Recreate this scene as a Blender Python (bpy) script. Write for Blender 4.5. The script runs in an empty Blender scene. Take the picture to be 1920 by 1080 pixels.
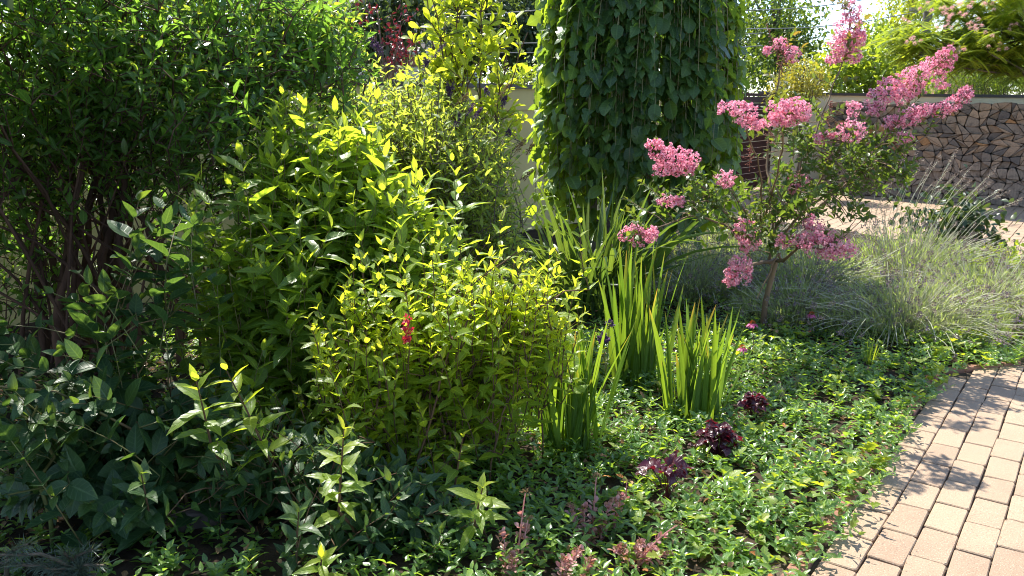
import bpy, math
import numpy as np
from math import radians as R, pi

C = bpy.data.collections.new("garden"); bpy.context.scene.collection.children.link(C)
sc = bpy.context.scene

# ------------------------------------------------------------------ camera, sky, sun, exposure
CAM_H, FPX, PITCH, ROLL = 1.6, 1600.0, R(12.84), R(0.78)
SUN_EL, SUN_DIR = R(54), np.array([0.5, -0.866])          # SUN_DIR: where shadows fall on the ground
SUN_DIR = SUN_DIR / np.linalg.norm(SUN_DIR)
U0 = np.array([0, math.sin(PITCH), math.cos(PITCH)]); F0 = np.array([0, math.cos(PITCH), -math.sin(PITCH)])
X0 = np.array([1.0, 0, 0])
RX = math.cos(ROLL) * X0 + math.sin(ROLL) * U0
UP = -math.sin(ROLL) * X0 + math.cos(ROLL) * U0
from mathutils import Matrix, Vector
cd = bpy.data.cameras.new("camera"); cam = bpy.data.objects.new("camera", cd); C.objects.link(cam)
cd.sensor_width = 36; cd.lens = FPX / 1920 * 36; cd.clip_end = 600; cd.clip_start = 0.05
cam.matrix_world = Matrix(((RX[0], UP[0], -F0[0], 0), (RX[1], UP[1], -F0[1], 0), (RX[2], UP[2], -F0[2], CAM_H), (0, 0, 0, 1)))
sc.camera = cam

w = bpy.data.worlds.new("World"); sc.world = w; w.use_nodes = True
nt = w.node_tree; bg = nt.nodes["Background"]
sky = nt.nodes.new("ShaderNodeTexSky"); sky.sky_type = 'NISHITA'; sky.sun_disc = False
sky.sun_elevation = SUN_EL
sky.sun_rotation = math.atan2(-SUN_DIR[0], -SUN_DIR[1])
sky.dust_density = .6; sky.air_density = .9; sky.ozone_density = 1.6; sky.altitude = 1200
tc = nt.nodes.new("ShaderNodeTexCoord"); mp = nt.nodes.new("ShaderNodeMapping"); mp.inputs['Scale'].default_value = (1, 1, 2.6)
nz = nt.nodes.new("ShaderNodeTexNoise"); nz.inputs['Scale'].default_value = 5.5; nz.inputs['Detail'].default_value = 9; nz.inputs['Roughness'].default_value = .58
cr = nt.nodes.new("ShaderNodeValToRGB"); cr.color_ramp.elements[0].position = .53; cr.color_ramp.elements[1].position = .66
mx = nt.nodes.new("ShaderNodeMixRGB"); mx.inputs[2].default_value = (2.6, 2.7, 2.85, 1)
L = nt.links
L.new(tc.outputs['Generated'], mp.inputs[0]); L.new(mp.outputs[0], nz.inputs[0]); L.new(nz.outputs[0], cr.inputs[0])
L.new(cr.outputs[0], mx.inputs[0]); L.new(sky.outputs[0], mx.inputs[1]); L.new(mx.outputs[0], bg.inputs[0])
bg.inputs[1].default_value = 0.15
sl = bpy.data.lights.new("sun", 'SUN'); so = bpy.data.objects.new("sun", sl); C.objects.link(so)
sl.energy = 4.4; sl.angle = R(0.53); sl.color = (1, .95, .86)
tosun = Vector((-SUN_DIR[0] * math.cos(SUN_EL), -SUN_DIR[1] * math.cos(SUN_EL), math.sin(SUN_EL)))
so.rotation_euler = tosun.to_track_quat('Z', 'Y').to_euler()
so.location = (-6, 12, 14)
sc.view_settings.view_transform = 'Standard'; sc.view_settings.look = 'None'
sc.view_settings.exposure = 1.5
sc.cycles.max_bounces = 12; sc.cycles.diffuse_bounces = 8; sc.cycles.glossy_bounces = 2; sc.cycles.transmission_bounces = 8
sc.cycles.sample_clamp_indirect = 8.0
sc.cycles.pixel_filter_type = 'BLACKMAN_HARRIS'; sc.cycles.filter_width = 1.05

# ------------------------------------------------------------------ helpers
def ray(px, py):
    return RX * ((px - 960) / FPX) + UP * (-(py - 540) / FPX) + F0
def at(px, py, Y):
    d = ray(px, py); t = Y / d[1]
    return np.array([0, 0, CAM_H]) + d * t
def ground(px, py, z=0.0):
    d = ray(px, py); t = (z - CAM_H) / d[2]
    return np.array([0, 0, CAM_H]) + d * t
def nrm(v):
    return v / (np.linalg.norm(v, axis=-1, keepdims=True) + 1e-9)
def rng(seed): return np.random.default_rng(seed)

def tag(o, label=None, cat=None, group=None, kind=None):
    if label: o['label'] = label
    if cat: o['category'] = cat
    if group: o['group'] = group
    if kind: o['kind'] = kind
    return o
def thing(name, label, cat, loc=(0, 0, 0), group=None):
    o = bpy.data.objects.new(name, None); C.objects.link(o); o.location = tuple(float(v) for v in loc)
    o.empty_display_size = .1
    return tag(o, label, cat, group)

def link(name, me, mat, parent=None):
    o = bpy.data.objects.new(name, me); C.objects.link(o)
    if mat: me.materials.append(mat)
    if parent:
        o.parent = parent
        o.matrix_parent_inverse = Matrix.Translation(-Vector(parent.location))
    return o

class MB:
    """collects triangles / quads with per-vertex attributes and links them as one mesh"""
    def __init__(s): s.v, s.f, s.lf, s.age, s.n = [], [], [], [], 0
    def add(s, v, f, lf=None, age=None):
        v = np.asarray(v, float); f = np.asarray(f, int)
        if not len(v): return
        s.v.append(v); s.f.append(f + s.n); n = len(v); s.n += n
        s.lf.append(np.zeros((n, 3)) if lf is None else lf); s.age.append(np.zeros(n) if age is None else age)
    def build(s, name, mat, parent=None, smooth=True):
        me = bpy.data.meshes.new(name)
        v = np.concatenate(s.v); lf = np.concatenate(s.lf); age = np.concatenate(s.age)
        me.vertices.add(len(v)); me.vertices.foreach_set("co", v.ravel().astype(np.float32))
        loops = np.concatenate([f.ravel() for f in s.f]); cnt = np.concatenate([np.full(len(f), f.shape[1]) for f in s.f])
        me.loops.add(len(loops)); me.loops.foreach_set("vertex_index", loops.astype(np.int32))
        me.polygons.add(len(cnt)); st = np.concatenate([[0], np.cumsum(cnt)[:-1]])
        me.polygons.foreach_set("loop_start", st.astype(np.int32))
        me.polygons.foreach_set("use_smooth", np.full(len(cnt), smooth))
        me.update(calc_edges=True); me.validate()
        a = me.attributes.new("lf", 'FLOAT_VECTOR', 'POINT'); a.data.foreach_set("vector", lf.ravel().astype(np.float32))
        a = me.attributes.new("age", 'FLOAT', 'POINT'); a.data.foreach_set("value", age.astype(np.float32))
        return link(name, me, mat, parent)
    # -- shapes
    def box(s, c, e, rot=0, rnd=0):
        c = np.asarray(c, float); x, y, z = e
        v = np.array([[sx * x, sy * y, sz * z] for sz in (-.5, .5) for sx, sy in ((-.5, -.5), (.5, -.5), (.5, .5), (-.5, .5))])
        cs, sn = math.cos(rot), math.sin(rot)
        v = np.stack([v[:, 0] * cs - v[:, 1] * sn, v[:, 0] * sn + v[:, 1] * cs, v[:, 2]], 1) + c
        f = [[3, 2, 1, 0], [4, 5, 6, 7], [0, 1, 5, 4], [1, 2, 6, 5], [2, 3, 7, 6], [3, 0, 4, 7]]
        s.add(v, f, np.tile([0, 0, rnd], (8, 1)))
    def tube(s, pts, rad, n=5, rnd=0.5, age=0.0):
        p = np.asarray(pts, float); k = len(p); rad = np.broadcast_to(np.asarray(rad, float), (k,))
        t = nrm(np.gradient(p, axis=0)); ref = np.array([.31, .17, .93]) if abs(t[0][2]) < .8 else np.array([.95, .3, .1])
        a = nrm(np.cross(t, ref)); b = np.cross(t, a)
        th = np.arange(n) * 2 * pi / n
        v = (p[:, None] + rad[:, None, None] * (np.cos(th)[None, :, None] * a[:, None] + np.sin(th)[None, :, None] * b[:, None])).reshape(-1, 3)
        i = np.arange(k - 1)[:, None] * n; j = np.arange(n)[None]; j2 = (j + 1) % n
        f = np.stack([i + j, i + j2, i + n + j2, i + n + j], -1).reshape(-1, 4)
        lf = np.stack([np.repeat(np.linspace(0, 1, k), n), np.zeros(k * n), np.full(k * n, rnd)], 1)
        s.add(v, f, lf, np.full(k * n, age))
    TPL = {
        'lo': ([0, .42, 1], [0, 1, 0]),
        'ovate': ([0, .12, .38, .7, 1], [0, .55, 1, .62, 0]),
        'broad': ([0, .05, .16, .34, .55, .75, .9, 1], [0, .42, .82, 1, .93, .62, .28, 0]),
        'lance': ([0, .2, .5, .8, 1], [0, .7, 1, .55, 0]),
        'obov': ([0, .3, .62, .88, 1], [0, .5, 1, .75, 0]),
        'lobed': ([0, .06, .2, .34, .42, .56, .7, .82, 1], [0, .7, 1.0, .82, .5, .82, .6, .4, 0]),
        'serr': ([0, .14, .26, .3, .48, .52, .72, .76, 1], [0, .6, .95, .85, 1.0, .85, .66, .52, 0]),
        'round': ([0, .1, .35, .7, .93, 1], [0, .6, 1, .95, .5, 0]),
    }
    def leaves(s, P, D, N, Ln, W, rnd, age, tpl='ovate', fold=.35, droop=.2, curl=0.0):
        if not len(P): return
        P, D, N = np.asarray(P), nrm(np.asarray(D)), np.asarray(N)
        N = nrm(N - (N * D).sum(1, keepdims=True) * D); B = np.cross(D, N)
        Ln, W = np.broadcast_to(Ln, len(P)), np.broadcast_to(W, len(P))
        ts, ws = s.TPL[tpl]; tt, ss, ww = [], [], []; rows = []
        for t, w_ in zip(ts, ws):
            if w_ == 0: rows.append([len(tt)]); tt.append(t); ss.append(0); ww.append(0)
            else:
                rows.append([len(tt), len(tt) + 1, len(tt) + 2])
                for q in (-1, 0, 1): tt.append(t); ss.append(q); ww.append(w_ * q)
        f = []
        for a, b in zip(rows[:-1], rows[1:]):
            if len(a) == 1 and len(b) == 3: f += [[a[0], b[1], b[0]], [a[0], b[2], b[1]]]
            elif len(a) == 3 and len(b) == 1: f += [[a[0], a[1], b[0]], [a[1], a[2], b[0]]]
            else:
                for q in (0, 1): f += [[a[q], a[q + 1], b[q + 1]], [a[q], b[q + 1], b[q]]]
        tt, ss, ww = np.array(tt), np.array(ss, float), np.array(ww); m = len(tt); f = np.array(f)
        dr = np.broadcast_to(droop, len(P)); fd = np.broadcast_to(fold, len(P))
        wv = curl * np.sin(tt * 9 + 1.3 * ss)
        v = (P[:, None] + D[:, None] * (Ln[:, None] * (tt - .12 * dr[:, None] * tt ** 2))[..., None]
             + B[:, None] * (W[:, None] * .5 * ww * np.cos(fd)[:, None])[..., None]
             + N[:, None] * (W[:, None] * .5 * np.abs(ww) * np.sin(fd)[:, None] - (dr * Ln)[:, None] * tt ** 2 + W[:, None] * wv * np.abs(ss))[..., None])
        n = len(P)
        ff = (f[None] + (np.arange(n) * m)[:, None, None]).reshape(-1, 3)
        lf = np.stack([np.tile(tt, n), np.tile(np.abs(ss), n), np.repeat(rnd, m)], 1)
        s.add(v.reshape(-1, 3), ff, lf, np.repeat(np.broadcast_to(age, n), m))
    def strap(s, pts, wid, side, rnd=.5, fold=.25, age=0):
        """a long folded blade along a polyline"""
        p = np.asarray(pts, float); k = len(p); t = nrm(np.gradient(p, axis=0))
        b = nrm(np.cross(t, np.cross(side, t))); nn = np.cross(t, b)
        w_ = np.asarray(wid)[:, None] * .5
        v = np.concatenate([p - b * w_ + nn * w_ * fold, p, p + b * w_ + nn * w_ * fold])
        i = np.arange(k - 1)
        f = np.concatenate([np.stack([i, i + 1, i + 1 + k, i + k], 1), np.stack([i + k, i + k + 1, i + 1 + 2 * k, i + 2 * k], 1)])
        tl = np.linspace(0, 1, k)
        lf = np.stack([np.tile(tl, 3), np.repeat([1, 0, 1], k), np.full(3 * k, rnd)], 1)
        s.add(v, f, lf, np.full(3 * k, age))

# ------------------------------------------------------------------ materials
def newmat(name):
    m = bpy.data.materials.new(name); m.use_nodes = True; n = m.node_tree
    return m, n, n.nodes["Principled BSDF"], n.nodes["Material Output"]
def rgb(c): return (c[0], c[1], c[2], 1)
def mixc(n, fac, a, b, blend='MIX'):
    x = n.nodes.new("ShaderNodeMixRGB"); x.blend_type = blend
    for i, q in enumerate((fac, a, b)):
        if hasattr(q, 'links'): n.links.new(q, x.inputs[i])
        elif i == 0: x.inputs[0].default_value = q
        else: x.inputs[i].default_value = rgb(q)
    return x.outputs[0]
def math_(n, op, a, b=0.0):
    x = n.nodes.new("ShaderNodeMath"); x.operation = op
    for i, q in enumerate((a, b)):
        if hasattr(q, 'links'): n.links.new(q, x.inputs[i])
        else: x.inputs[i].default_value = q
    return x.outputs[0]
def ramp(n, fac, p0, p1):
    x = n.nodes.new("ShaderNodeMapRange"); x.inputs[1].default_value = p0; x.inputs[2].default_value = p1
    n.links.new(fac, x.inputs[0]); return x.outputs[0]
def noise(n, scale, detail=4, coord='Object', rough=.55, vec=None):
    x = n.nodes.new("ShaderNodeTexNoise"); x.inputs['Scale'].default_value = scale; x.inputs['Detail'].default_value = detail; x.inputs['Roughness'].default_value = rough
    if vec is None:
        t = n.nodes.new("ShaderNodeTexCoord"); vec = t.outputs[coord]
    n.links.new(vec, x.inputs[0]); return x.outputs[0]
def leafmat(name, c1, c2, young=None, tr=None, rough=.42, spec=.5, fac=.45, vein=.35, veinscale=26., tgain=2.2, edge=None):
    """leaf: base varies leaf to leaf between c1 and c2, young tips another colour; light also passes through"""
    m, n, bs, out = newmat(name)
    a = n.nodes.new("ShaderNodeAttribute"); a.attribute_name = "lf"
    ag = n.nodes.new("ShaderNodeAttribute"); ag.attribute_name = "age"
    sp = n.nodes.new("ShaderNodeSeparateXYZ"); n.links.new(a.outputs['Vector'], sp.inputs[0])
    t, s_, r = sp.outputs
    col = mixc(n, r, c1, c2)
    if young: col = mixc(n, ag.outputs['Fac'], col, young)
    if edge: col = mixc(n, ramp(n, s_, .5, 1.0), col, edge)
    if vein:
        mid = ramp(n, s_, .16, .02)
        sv = math_(n, 'SINE', math_(n, 'ADD', math_(n, 'MULTIPLY', t, veinscale * 1.6), math_(n, 'MULTIPLY', s_, -7.0)))
        sv = math_(n, 'MULTIPLY', ramp(n, sv, .72, 1.0), .5)
        vf = math_(n, 'MULTIPLY', math_(n, 'MAXIMUM', mid, sv), vein)
        lc = tuple(min(.9, q * 1.9 + .03) for q in c2)
        col = mixc(n, vf, col, lc)
        bp = n.nodes.new("ShaderNodeBump"); bp.inputs['Strength'].default_value = .45; bp.inputs['Distance'].default_value = .004
        n.links.new(math_(n, 'SUBTRACT', 1.0, math_(n, 'MAXIMUM', mid, sv)), bp.inputs['Height']); n.links.new(bp.outputs[0], bs.inputs['Normal'])
    n.links.new(col, bs.inputs['Base Color'])
    bs.inputs['Roughness'].default_value = rough; bs.inputs['Specular IOR Level'].default_value = spec
    tb = n.nodes.new("ShaderNodeBsdfTranslucent")
    g = n.nodes.new("ShaderNodeMixRGB"); g.blend_type = 'MULTIPLY'; g.inputs[0].default_value = 1
    tcol = tr or (1.42, 1.12, .36)
    g.inputs[2].default_value = (tcol[0] * tgain, tcol[1] * tgain, tcol[2] * tgain, 1)
    n.links.new(col, g.inputs[1]); n.links.new(g.outputs[0], tb.inputs[0])
    ms = n.nodes.new("ShaderNodeMixShader"); ms.inputs[0].default_value = fac
    n.links.new(bs.outputs[0], ms.inputs[1]); n.links.new(tb.outputs[0], ms.inputs[2]); n.links.new(ms.outputs[0], out.inputs[0])
    return m
def plain(name, c1, c2=None, rough=.7, spec=.4, sc_=6., metal=0, bump=0, bscale=40., stretch=None, rnd=0):
    m, n, bs, out = newmat(name)
    t = n.nodes.new("ShaderNodeTexCoord"); vec = t.outputs['Object']
    if stretch:
        mp_ = n.nodes.new("ShaderNodeMapping"); mp_.inputs['Scale'].default_value = stretch; n.links.new(vec, mp_.inputs[0]); vec = mp_.outputs[0]
    col = mixc(n, ramp(n, noise(n, sc_, 6, vec=vec), .35, .68), c1, c2 or tuple(q * .7 for q in c1))
    if rnd:
        a = n.nodes.new("ShaderNodeAttribute"); a.attribute_name = "lf"
        sp = n.nodes.new("ShaderNodeSeparateXYZ"); n.links.new(a.outputs['Vector'], sp.inputs[0])
        col = mixc(n, math_(n, 'MULTIPLY', sp.outputs[2], rnd), col, c2 or c1)
    n.links.new(col, bs.inputs['Base Color'])
    bs.inputs['Roughness'].default_value = rough; bs.inputs['Specular IOR Level'].default_value = spec; bs.inputs['Metallic'].default_value = metal
    if bump:
        bp = n.nodes.new("ShaderNodeBump"); bp.inputs['Strength'].default_value = bump; bp.inputs['Distance'].default_value = .01
        n.links.new(noise(n, bscale, 6, vec=vec), bp.inputs['Height']); n.links.new(bp.outputs[0], bs.inputs['Normal'])
    return m

M = {}
M['soil'] = plain('soil', (.055, .038, .026), (.022, .016, .012), .95, .1, 9, bump=1, bscale=55)
M['ground'] = plain('far_ground', (.05, .07, .025), (.03, .04, .018), .95, .1, 3)
M['joint'] = plain('joint_sand', (.12, .095, .07), (.05, .04, .03), .95, .1, 30, bump=.8, bscale=150)
M['brick'] = plain('kerb_brick', (.30, .155, .105), (.17, .095, .07), .9, .2, 14, bump=.6, bscale=90)
M['plaster'] = plain('cream_plaster', (.56, .465, .22), (.50, .41, .19), .9, .2, 2.2, bump=.25, bscale=260)
M['cream'] = plain('pale_plaster', (.70, .60, .41), (.64, .54, .37), .9, .2, 2.2, bump=.25, bscale=260)
M['coping'] = plain('coping_metal', (.035, .028, .027), (.05, .04, .038), .45, .5, 5)
M['gate'] = plain('gate_paint', (.050, .013, .013), (.042, .011, .011), .5, .3, 4)
M['steel'] = plain('brushed_steel', (.45, .45, .45), (.35, .35, .35), .3, .5, 8, metal=.9)
M['bark_red'] = plain('reddish_bark', (.115, .062, .042), (.05, .028, .02), .85, .2, 11, bump=.8, bscale=40, stretch=(1, 1, .15))
M['bark_grey'] = plain('grey_bark', (.16, .125, .09), (.07, .055, .042), .85, .2, 12, bump=.8, bscale=45, stretch=(1, 1, .2))
M['bark_tan'] = plain('tan_bark', (.22, .145, .085), (.12, .08, .05), .75, .3, 9, bump=.5, bscale=40, stretch=(1, 1, .2))
M['twig_green'] = plain('green_twig', (.13, .15, .04), (.13, .08, .035), .6, .4, 7)
M['twig_brown'] = plain('brown_twig', (.13, .075, .04), (.06, .038, .025), .8, .2, 9)
M['shoot_tan'] = plain('tan_green_shoot', (.22, .20, .10), (.15, .13, .06), .6, .3, 7)
M['stone'] = plain('rough_stone', (.17, .13, .11), (.09, .075, .065), .95, .2, 8, bump=1, bscale=25)
G = lambda *a, **k: leafmat(*a, **k)
M['privet'] = G('dark_glossy_leaf', (.048, .108, .030), (.095, .185, .040), young=(.21, .24, .035), rough=.26, spec=.7, fac=.46, tgain=2.8, tr=(1.25, 1.12, .40))
M['weig'] = G('weigela_leaf', (.082, .15, .028), (.145, .225, .036), young=(.20, .27, .04), rough=.36, spec=.55, fac=.5, tgain=3.1, tr=(1.42, 1.14, .36))
M['weigd'] = G('dogwood_shade_leaf', (.028, .074, .030), (.05, .105, .034), young=(.09, .15, .03), rough=.42, fac=.42, tgain=2.1)  # dogwood green, darkened for the shade; also used on shaded weigelas
M['weigy'] = G('golden_weigela_leaf', (.12, .20, .028), (.19, .26, .036), young=(.24, .28, .045), rough=.38, fac=.53, tgain=3.1, tr=(1.40, 1.15, .34))
M['budd'] = G('silvery_leaf', (.12, .19, .055), (.20, .28, .085), young=(.23, .30, .06), rough=.5, fac=.52, tgain=2.8)
M['lime'] = G('lime_leaf', (.165, .225, .03), (.24, .29, .04), young=(.29, .32, .05), rough=.4, fac=.5, tgain=2.4, tr=(1.25, 1.15, .36))
M['mulb'] = G('lobed_dark_leaf', (.034, .080, .026), (.068, .132, .034), young=(.16, .25, .03), rough=.36, spec=.45, fac=.45, tgain=2.8)
M['myrt'] = G('crape_myrtle_leaf', (.042, .082, .02), (.082, .128, .028), young=(.16, .085, .028), rough=.33, spec=.55, fac=.45, tgain=2.3, tr=(1.25, 1.12, .38))
M['vinca'] = G('glossy_ground_cover_leaf', (.055, .13, .035), (.125, .23, .052), young=(.22, .32, .045), rough=.24, spec=.75, fac=.42, tgain=2.7, vein=.25)
M['straw'] = G('lime_ground_cover_leaf', (.10, .19, .025), (.20, .28, .035), young=(.28, .32, .04), rough=.45, fac=.48, tgain=2.0)
M['iris'] = G('sword_leaf', (.05, .115, .022), (.10, .18, .030), young=(.30, .19, .07), rough=.42, fac=.48, tgain=2.3, vein=.15, veinscale=0)
M['grassb'] = G('arching_blade', (.036, .082, .026), (.085, .145, .042), rough=.33, fac=.45, tgain=2.1, vein=.2, veinscale=0)
M['laven'] = G('lavender_leaf', (.17, .21, .11), (.30, .35, .17), young=(.27, .37, .08), rough=.65, spec=.3, fac=.45, tgain=1.9, vein=0, tr=(1.15, 1.1, .55))
M['lavst'] = G('lavender_stem', (.36, .37, .26), (.52, .52, .40), rough=.6, fac=.3, tgain=1.3, vein=0, tr=(1.1, 1.1, .75))
M['lavfl'] = G('lavender_spent_spike', (.14, .11, .085), (.28, .23, .18), young=(.19, .15, .23), rough=.8, fac=.25, tgain=1.3, tr=(1, .9, 1), vein=0)
M['pink'] = G('pink_petal', (.80, .36, .46), (.88, .56, .62), young=(.42, .07, .14), rough=.6, fac=.45, tgain=1.12, tr=(1.0, .75, .85), vein=0)
M['bud'] = G('red_bud', (.24, .055, .045), (.33, .13, .07), rough=.6, fac=.2, tgain=1.2, tr=(1, .8, .8), vein=0)
M['purp'] = G('purple_flower', (.05, .022, .07), (.09, .045, .115), rough=.7, fac=.3, tgain=1.3, tr=(1, .9, 1), vein=0)
M['spent'] = G('brown_spent_flower', (.17, .105, .05), (.26, .17, .08), rough=.85, fac=.2, tgain=1.2, tr=(1, .9, .7), vein=0)
M['redfl'] = G('red_flower', (.46, .022, .05), (.58, .06, .09), rough=.5, fac=.4, tgain=1.2, tr=(1, .6, .6), vein=0)
M['cone'] = G('orange_cone', (.30, .07, .02), (.45, .14, .03), rough=.6, fac=.1, vein=0)
M['magenta'] = G('magenta_petal', (.55, .08, .26), (.66, .16, .36), rough=.5, fac=.4, tgain=1.2, tr=(1, .7, .9), vein=0)
M['heuch'] = G('maroon_leaf', (.035, .008, .015), (.075, .014, .026), rough=.3, spec=.6, fac=.35, tgain=2.4, tr=(1.6, .5, .5), vein=.25)
M['sedum'] = G('dusty_pink_leaf', (.40, .20, .19), (.55, .33, .30), young=(.30, .19, .10), rough=.5, fac=.35, tgain=1.3, tr=(1.1, .7, .6), vein=.15)
M['pine'] = G('blue_green_needle', (.055, .085, .065), (.085, .115, .085), rough=.5, fac=.2, vein=0)
M['fescue'] = G('blue_grey_blade', (.12, .17, .15), (.17, .22, .19), rough=.6, fac=.3, vein=0)
M['dead'] = G('dead_leaf', (.20, .105, .045), (.36, .24, .12), young=(.45, .16, .03), rough=.8, fac=.3, tgain=1.3, tr=(1.1, .9, .6), vein=.2)
M['fardark'] = G('far_dark_leaf', (.025, .05, .025), (.05, .085, .035), rough=.4, fac=.4, tgain=2.0, vein=0)
M['farmid'] = G('far_mid_leaf', (.045, .09, .022), (.09, .15, .03), young=(.16, .22, .03), rough=.4, fac=.45, tgain=2.1, vein=0)
M['farlite'] = G('far_light_leaf', (.10, .17, .03), (.17, .24, .04), young=(.2, .27, .04), rough=.45, fac=.5, tgain=2.3, vein=0)
M['faryel'] = G('far_yellow_leaf', (.24, .28, .035), (.34, .37, .05), rough=.5, fac=.5, tgain=1.6, vein=0, tr=(1.2, 1.15, .4))
M['fargold'] = G('golden_green_leaf', (.16, .18, .04), (.26, .27, .06), rough=.5, fac=.45, tgain=1.7, vein=0)
M['farred'] = G('dark_red_leaf', (.07, .013, .02), (.14, .022, .034), rough=.4, fac=.4, tgain=1.3, tr=(1.3, .6, .6), vein=0)
M['thuja'] = G('conifer_leaf', (.08, .15, .03), (.14, .21, .04), rough=.6, fac=.4, tgain=2.0, vein=0)
M['puff'] = G('pale_pink_puff', (.70, .38, .36), (.80, .52, .46), rough=.7, fac=.4, tgain=1.1, tr=(1, .9, .9), vein=0)
M['white'] = plain('white_wall_paint', (.75, .73, .70), (.68, .66, .63), .85, .2, 2)
M['rosew'] = plain('rose_fascia', (.48, .24, .19), (.42, .21, .17), .8, .2, 2)
M['roof'] = plain('dark_roof', (.075, .062, .055), (.045, .04, .036), .8, .3, 3)
M['wire'] = plain('wire_grey', (.20, .20, .20), (.14, .14, .14), .5, .4, 3)
M['tang'] = plain('concrete_pole', (.20, .165, .135), (.13, .11, .09), .85, .2, 3)

def paver_mat():
    m, n, bs, out = newmat('tan_paver')
    a = n.nodes.new("ShaderNodeAttribute"); a.attribute_name = "lf"
    sp = n.nodes.new("ShaderNodeSeparateXYZ"); n.links.new(a.outputs['Vector'], sp.inputs[0])
    col = mixc(n, sp.outputs[2], (.345, .246, .164), (.275, .187, .126))
    col = mixc(n, math_(n, 'MULTIPLY', ramp(n, noise(n, 6, 5), .35, .7), .45), col, (.36, .275, .185))
    col = mixc(n, math_(n, 'MULTIPLY', ramp(n, noise(n, 1.7, 7), .52, .68), .4), col, (.20, .15, .105))
    col = mixc(n, math_(n, 'MULTIPLY', ramp(n, noise(n, 190, 3), .55, .64), .7), col, (.17, .115, .085))
    col = mixc(n, math_(n, 'MULTIPLY', ramp(n, noise(n, 160, 3), .57, .66), .5), col, (.50, .41, .31))
    n.links.new(col, bs.inputs['Base Color']); bs.inputs['Roughness'].default_value = .85; bs.inputs['Specular IOR Level'].default_value = .25
    bp = n.nodes.new("ShaderNodeBump"); bp.inputs['Strength'].default_value = .5; bp.inputs['Distance'].default_value = .004
    n.links.new(noise(n, 220, 4), bp.inputs['Height']); n.links.new(bp.outputs[0], bs.inputs['Normal'])
    return m
M['paver'] = paver_mat()
def log_mat(name, c1, c2):
    m, n, bs, out = newmat(name)
    oi = n.nodes.new("ShaderNodeObjectInfo")
    t = n.nodes.new("ShaderNodeTexCoord")
    mp_ = n.nodes.new("ShaderNodeMapping"); mp_.inputs['Scale'].default_value = (1, .12, 1); n.links.new(t.outputs['Object'], mp_.inputs[0])
    rings = n.nodes.new("ShaderNodeTexWave"); rings.wave_type = 'RINGS'; rings.rings_direction = 'Y'
    rings.inputs['Scale'].default_value = 9; rings.inputs['Distortion'].default_value = 5; rings.inputs['Detail'].default_value = 3
    n.links.new(mp_.outputs[0], rings.inputs[0])
    nzv = noise(n, 14, 6, vec=mp_.outputs[0])
    col = mixc(n, oi.outputs['Random'], c1, c2)
    col = mixc(n, math_(n, 'MULTIPLY', rings.outputs[0], .35), col, tuple(q * .55 for q in c1))
    col = mixc(n, math_(n, 'MULTIPLY', ramp(n, nzv, .5, .72), .7), col, tuple(q * .4 for q in c2))
    n.links.new(col, bs.inputs['Base Color']); bs.inputs['Roughness'].default_value = .9; bs.inputs['Specular IOR Level'].default_value = .15
    bp = n.nodes.new("ShaderNodeBump"); bp.inputs['Strength'].default_value = .7; bp.inputs['Distance'].default_value = .01
    n.links.new(nzv, bp.inputs['Height']); n.links.new(bp.outputs[0], bs.inputs['Normal'])
    return m
M['log_grey'] = log_mat('grey_weathered_wood', (.29, .22, .165), (.10, .086, .08))
M['log_tan'] = log_mat('tan_cut_wood', (.36, .25, .17), (.25, .175, .12))
M['log_rust'] = log_mat('orange_brown_wood', (.38, .20, .09), (.28, .15, .075))

# ------------------------------------------------------------------ setting
TH = R(-35.0)
UR = np.array([math.cos(TH), math.sin(TH)])       # along paver rows (and along the firewood wall)
VC = np.array([-math.sin(TH), math.cos(TH)])      # along paver columns
BED = np.array([(-9, -3.5), (-2.65, -2.56), (2.60, 4.87), (3.10, 5.02), (3.6, 5.6), (4.25, 6.9), (4.65, 8.3), (4.5, 9.7), (3.9, 10.7), (2.9, 11.6), (1.9, 12.2), (-9, -1.5)])
def inpoly(x, y, poly):
    x, y = np.asarray(x), np.asarray(y); r = np.zeros(x.shape, bool); n = len(poly)
    for i in range(n):
        x1, y1 = poly[i]; x2, y2 = poly[(i + 1) % n]
        c = ((y1 > y) != (y2 > y)) & (x < (x2 - x1) * (y - y1) / (y2 - y1 + 1e-12) + x1)
        r ^= c
    return r
mb = MB(); mb.add([[-150, -60, -.04], [150, -60, -.04], [150, 260, -.04], [-150, 260, -.04]], [[0, 1, 2, 3]])
tag(mb.build('ground', M['ground']), kind='structure')
mb = MB(); mb.add([[-4, -4, -.014], [12, -4, -.014], [12, 17, -.014], [-4, 17, -.014]], [[0, 1, 2, 3]])
tag(mb.build('paving_bed', M['joint']), kind='structure')
def soil():
    g = .07; xs = np.arange(-9, 5, g); ys = np.arange(-3, 12.6, g); r = rng(3)
    X, Y = np.meshgrid(xs, ys); Z = .012 + .012 * np.sin(X * 3.1 + Y) * np.sin(Y * 2.3) + r.normal(0, .006, X.shape)
    n = len(xs); v = np.stack([X.ravel(), Y.ravel(), Z.ravel()], 1)
    i, j = np.meshgrid(np.arange(n - 1), np.arange(len(ys) - 1)); a = (j * n + i).ravel()
    f = np.stack([a, a + 1, a + n + 1, a + n], 1); c = v[f].mean(1)
    f = f[inpoly(c[:, 0] + .13, c[:, 1] - .09, BED)]
    mb = MB(); mb.add(v, f); tag(mb.build('soil', M['soil']), kind='structure')
soil()
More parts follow.
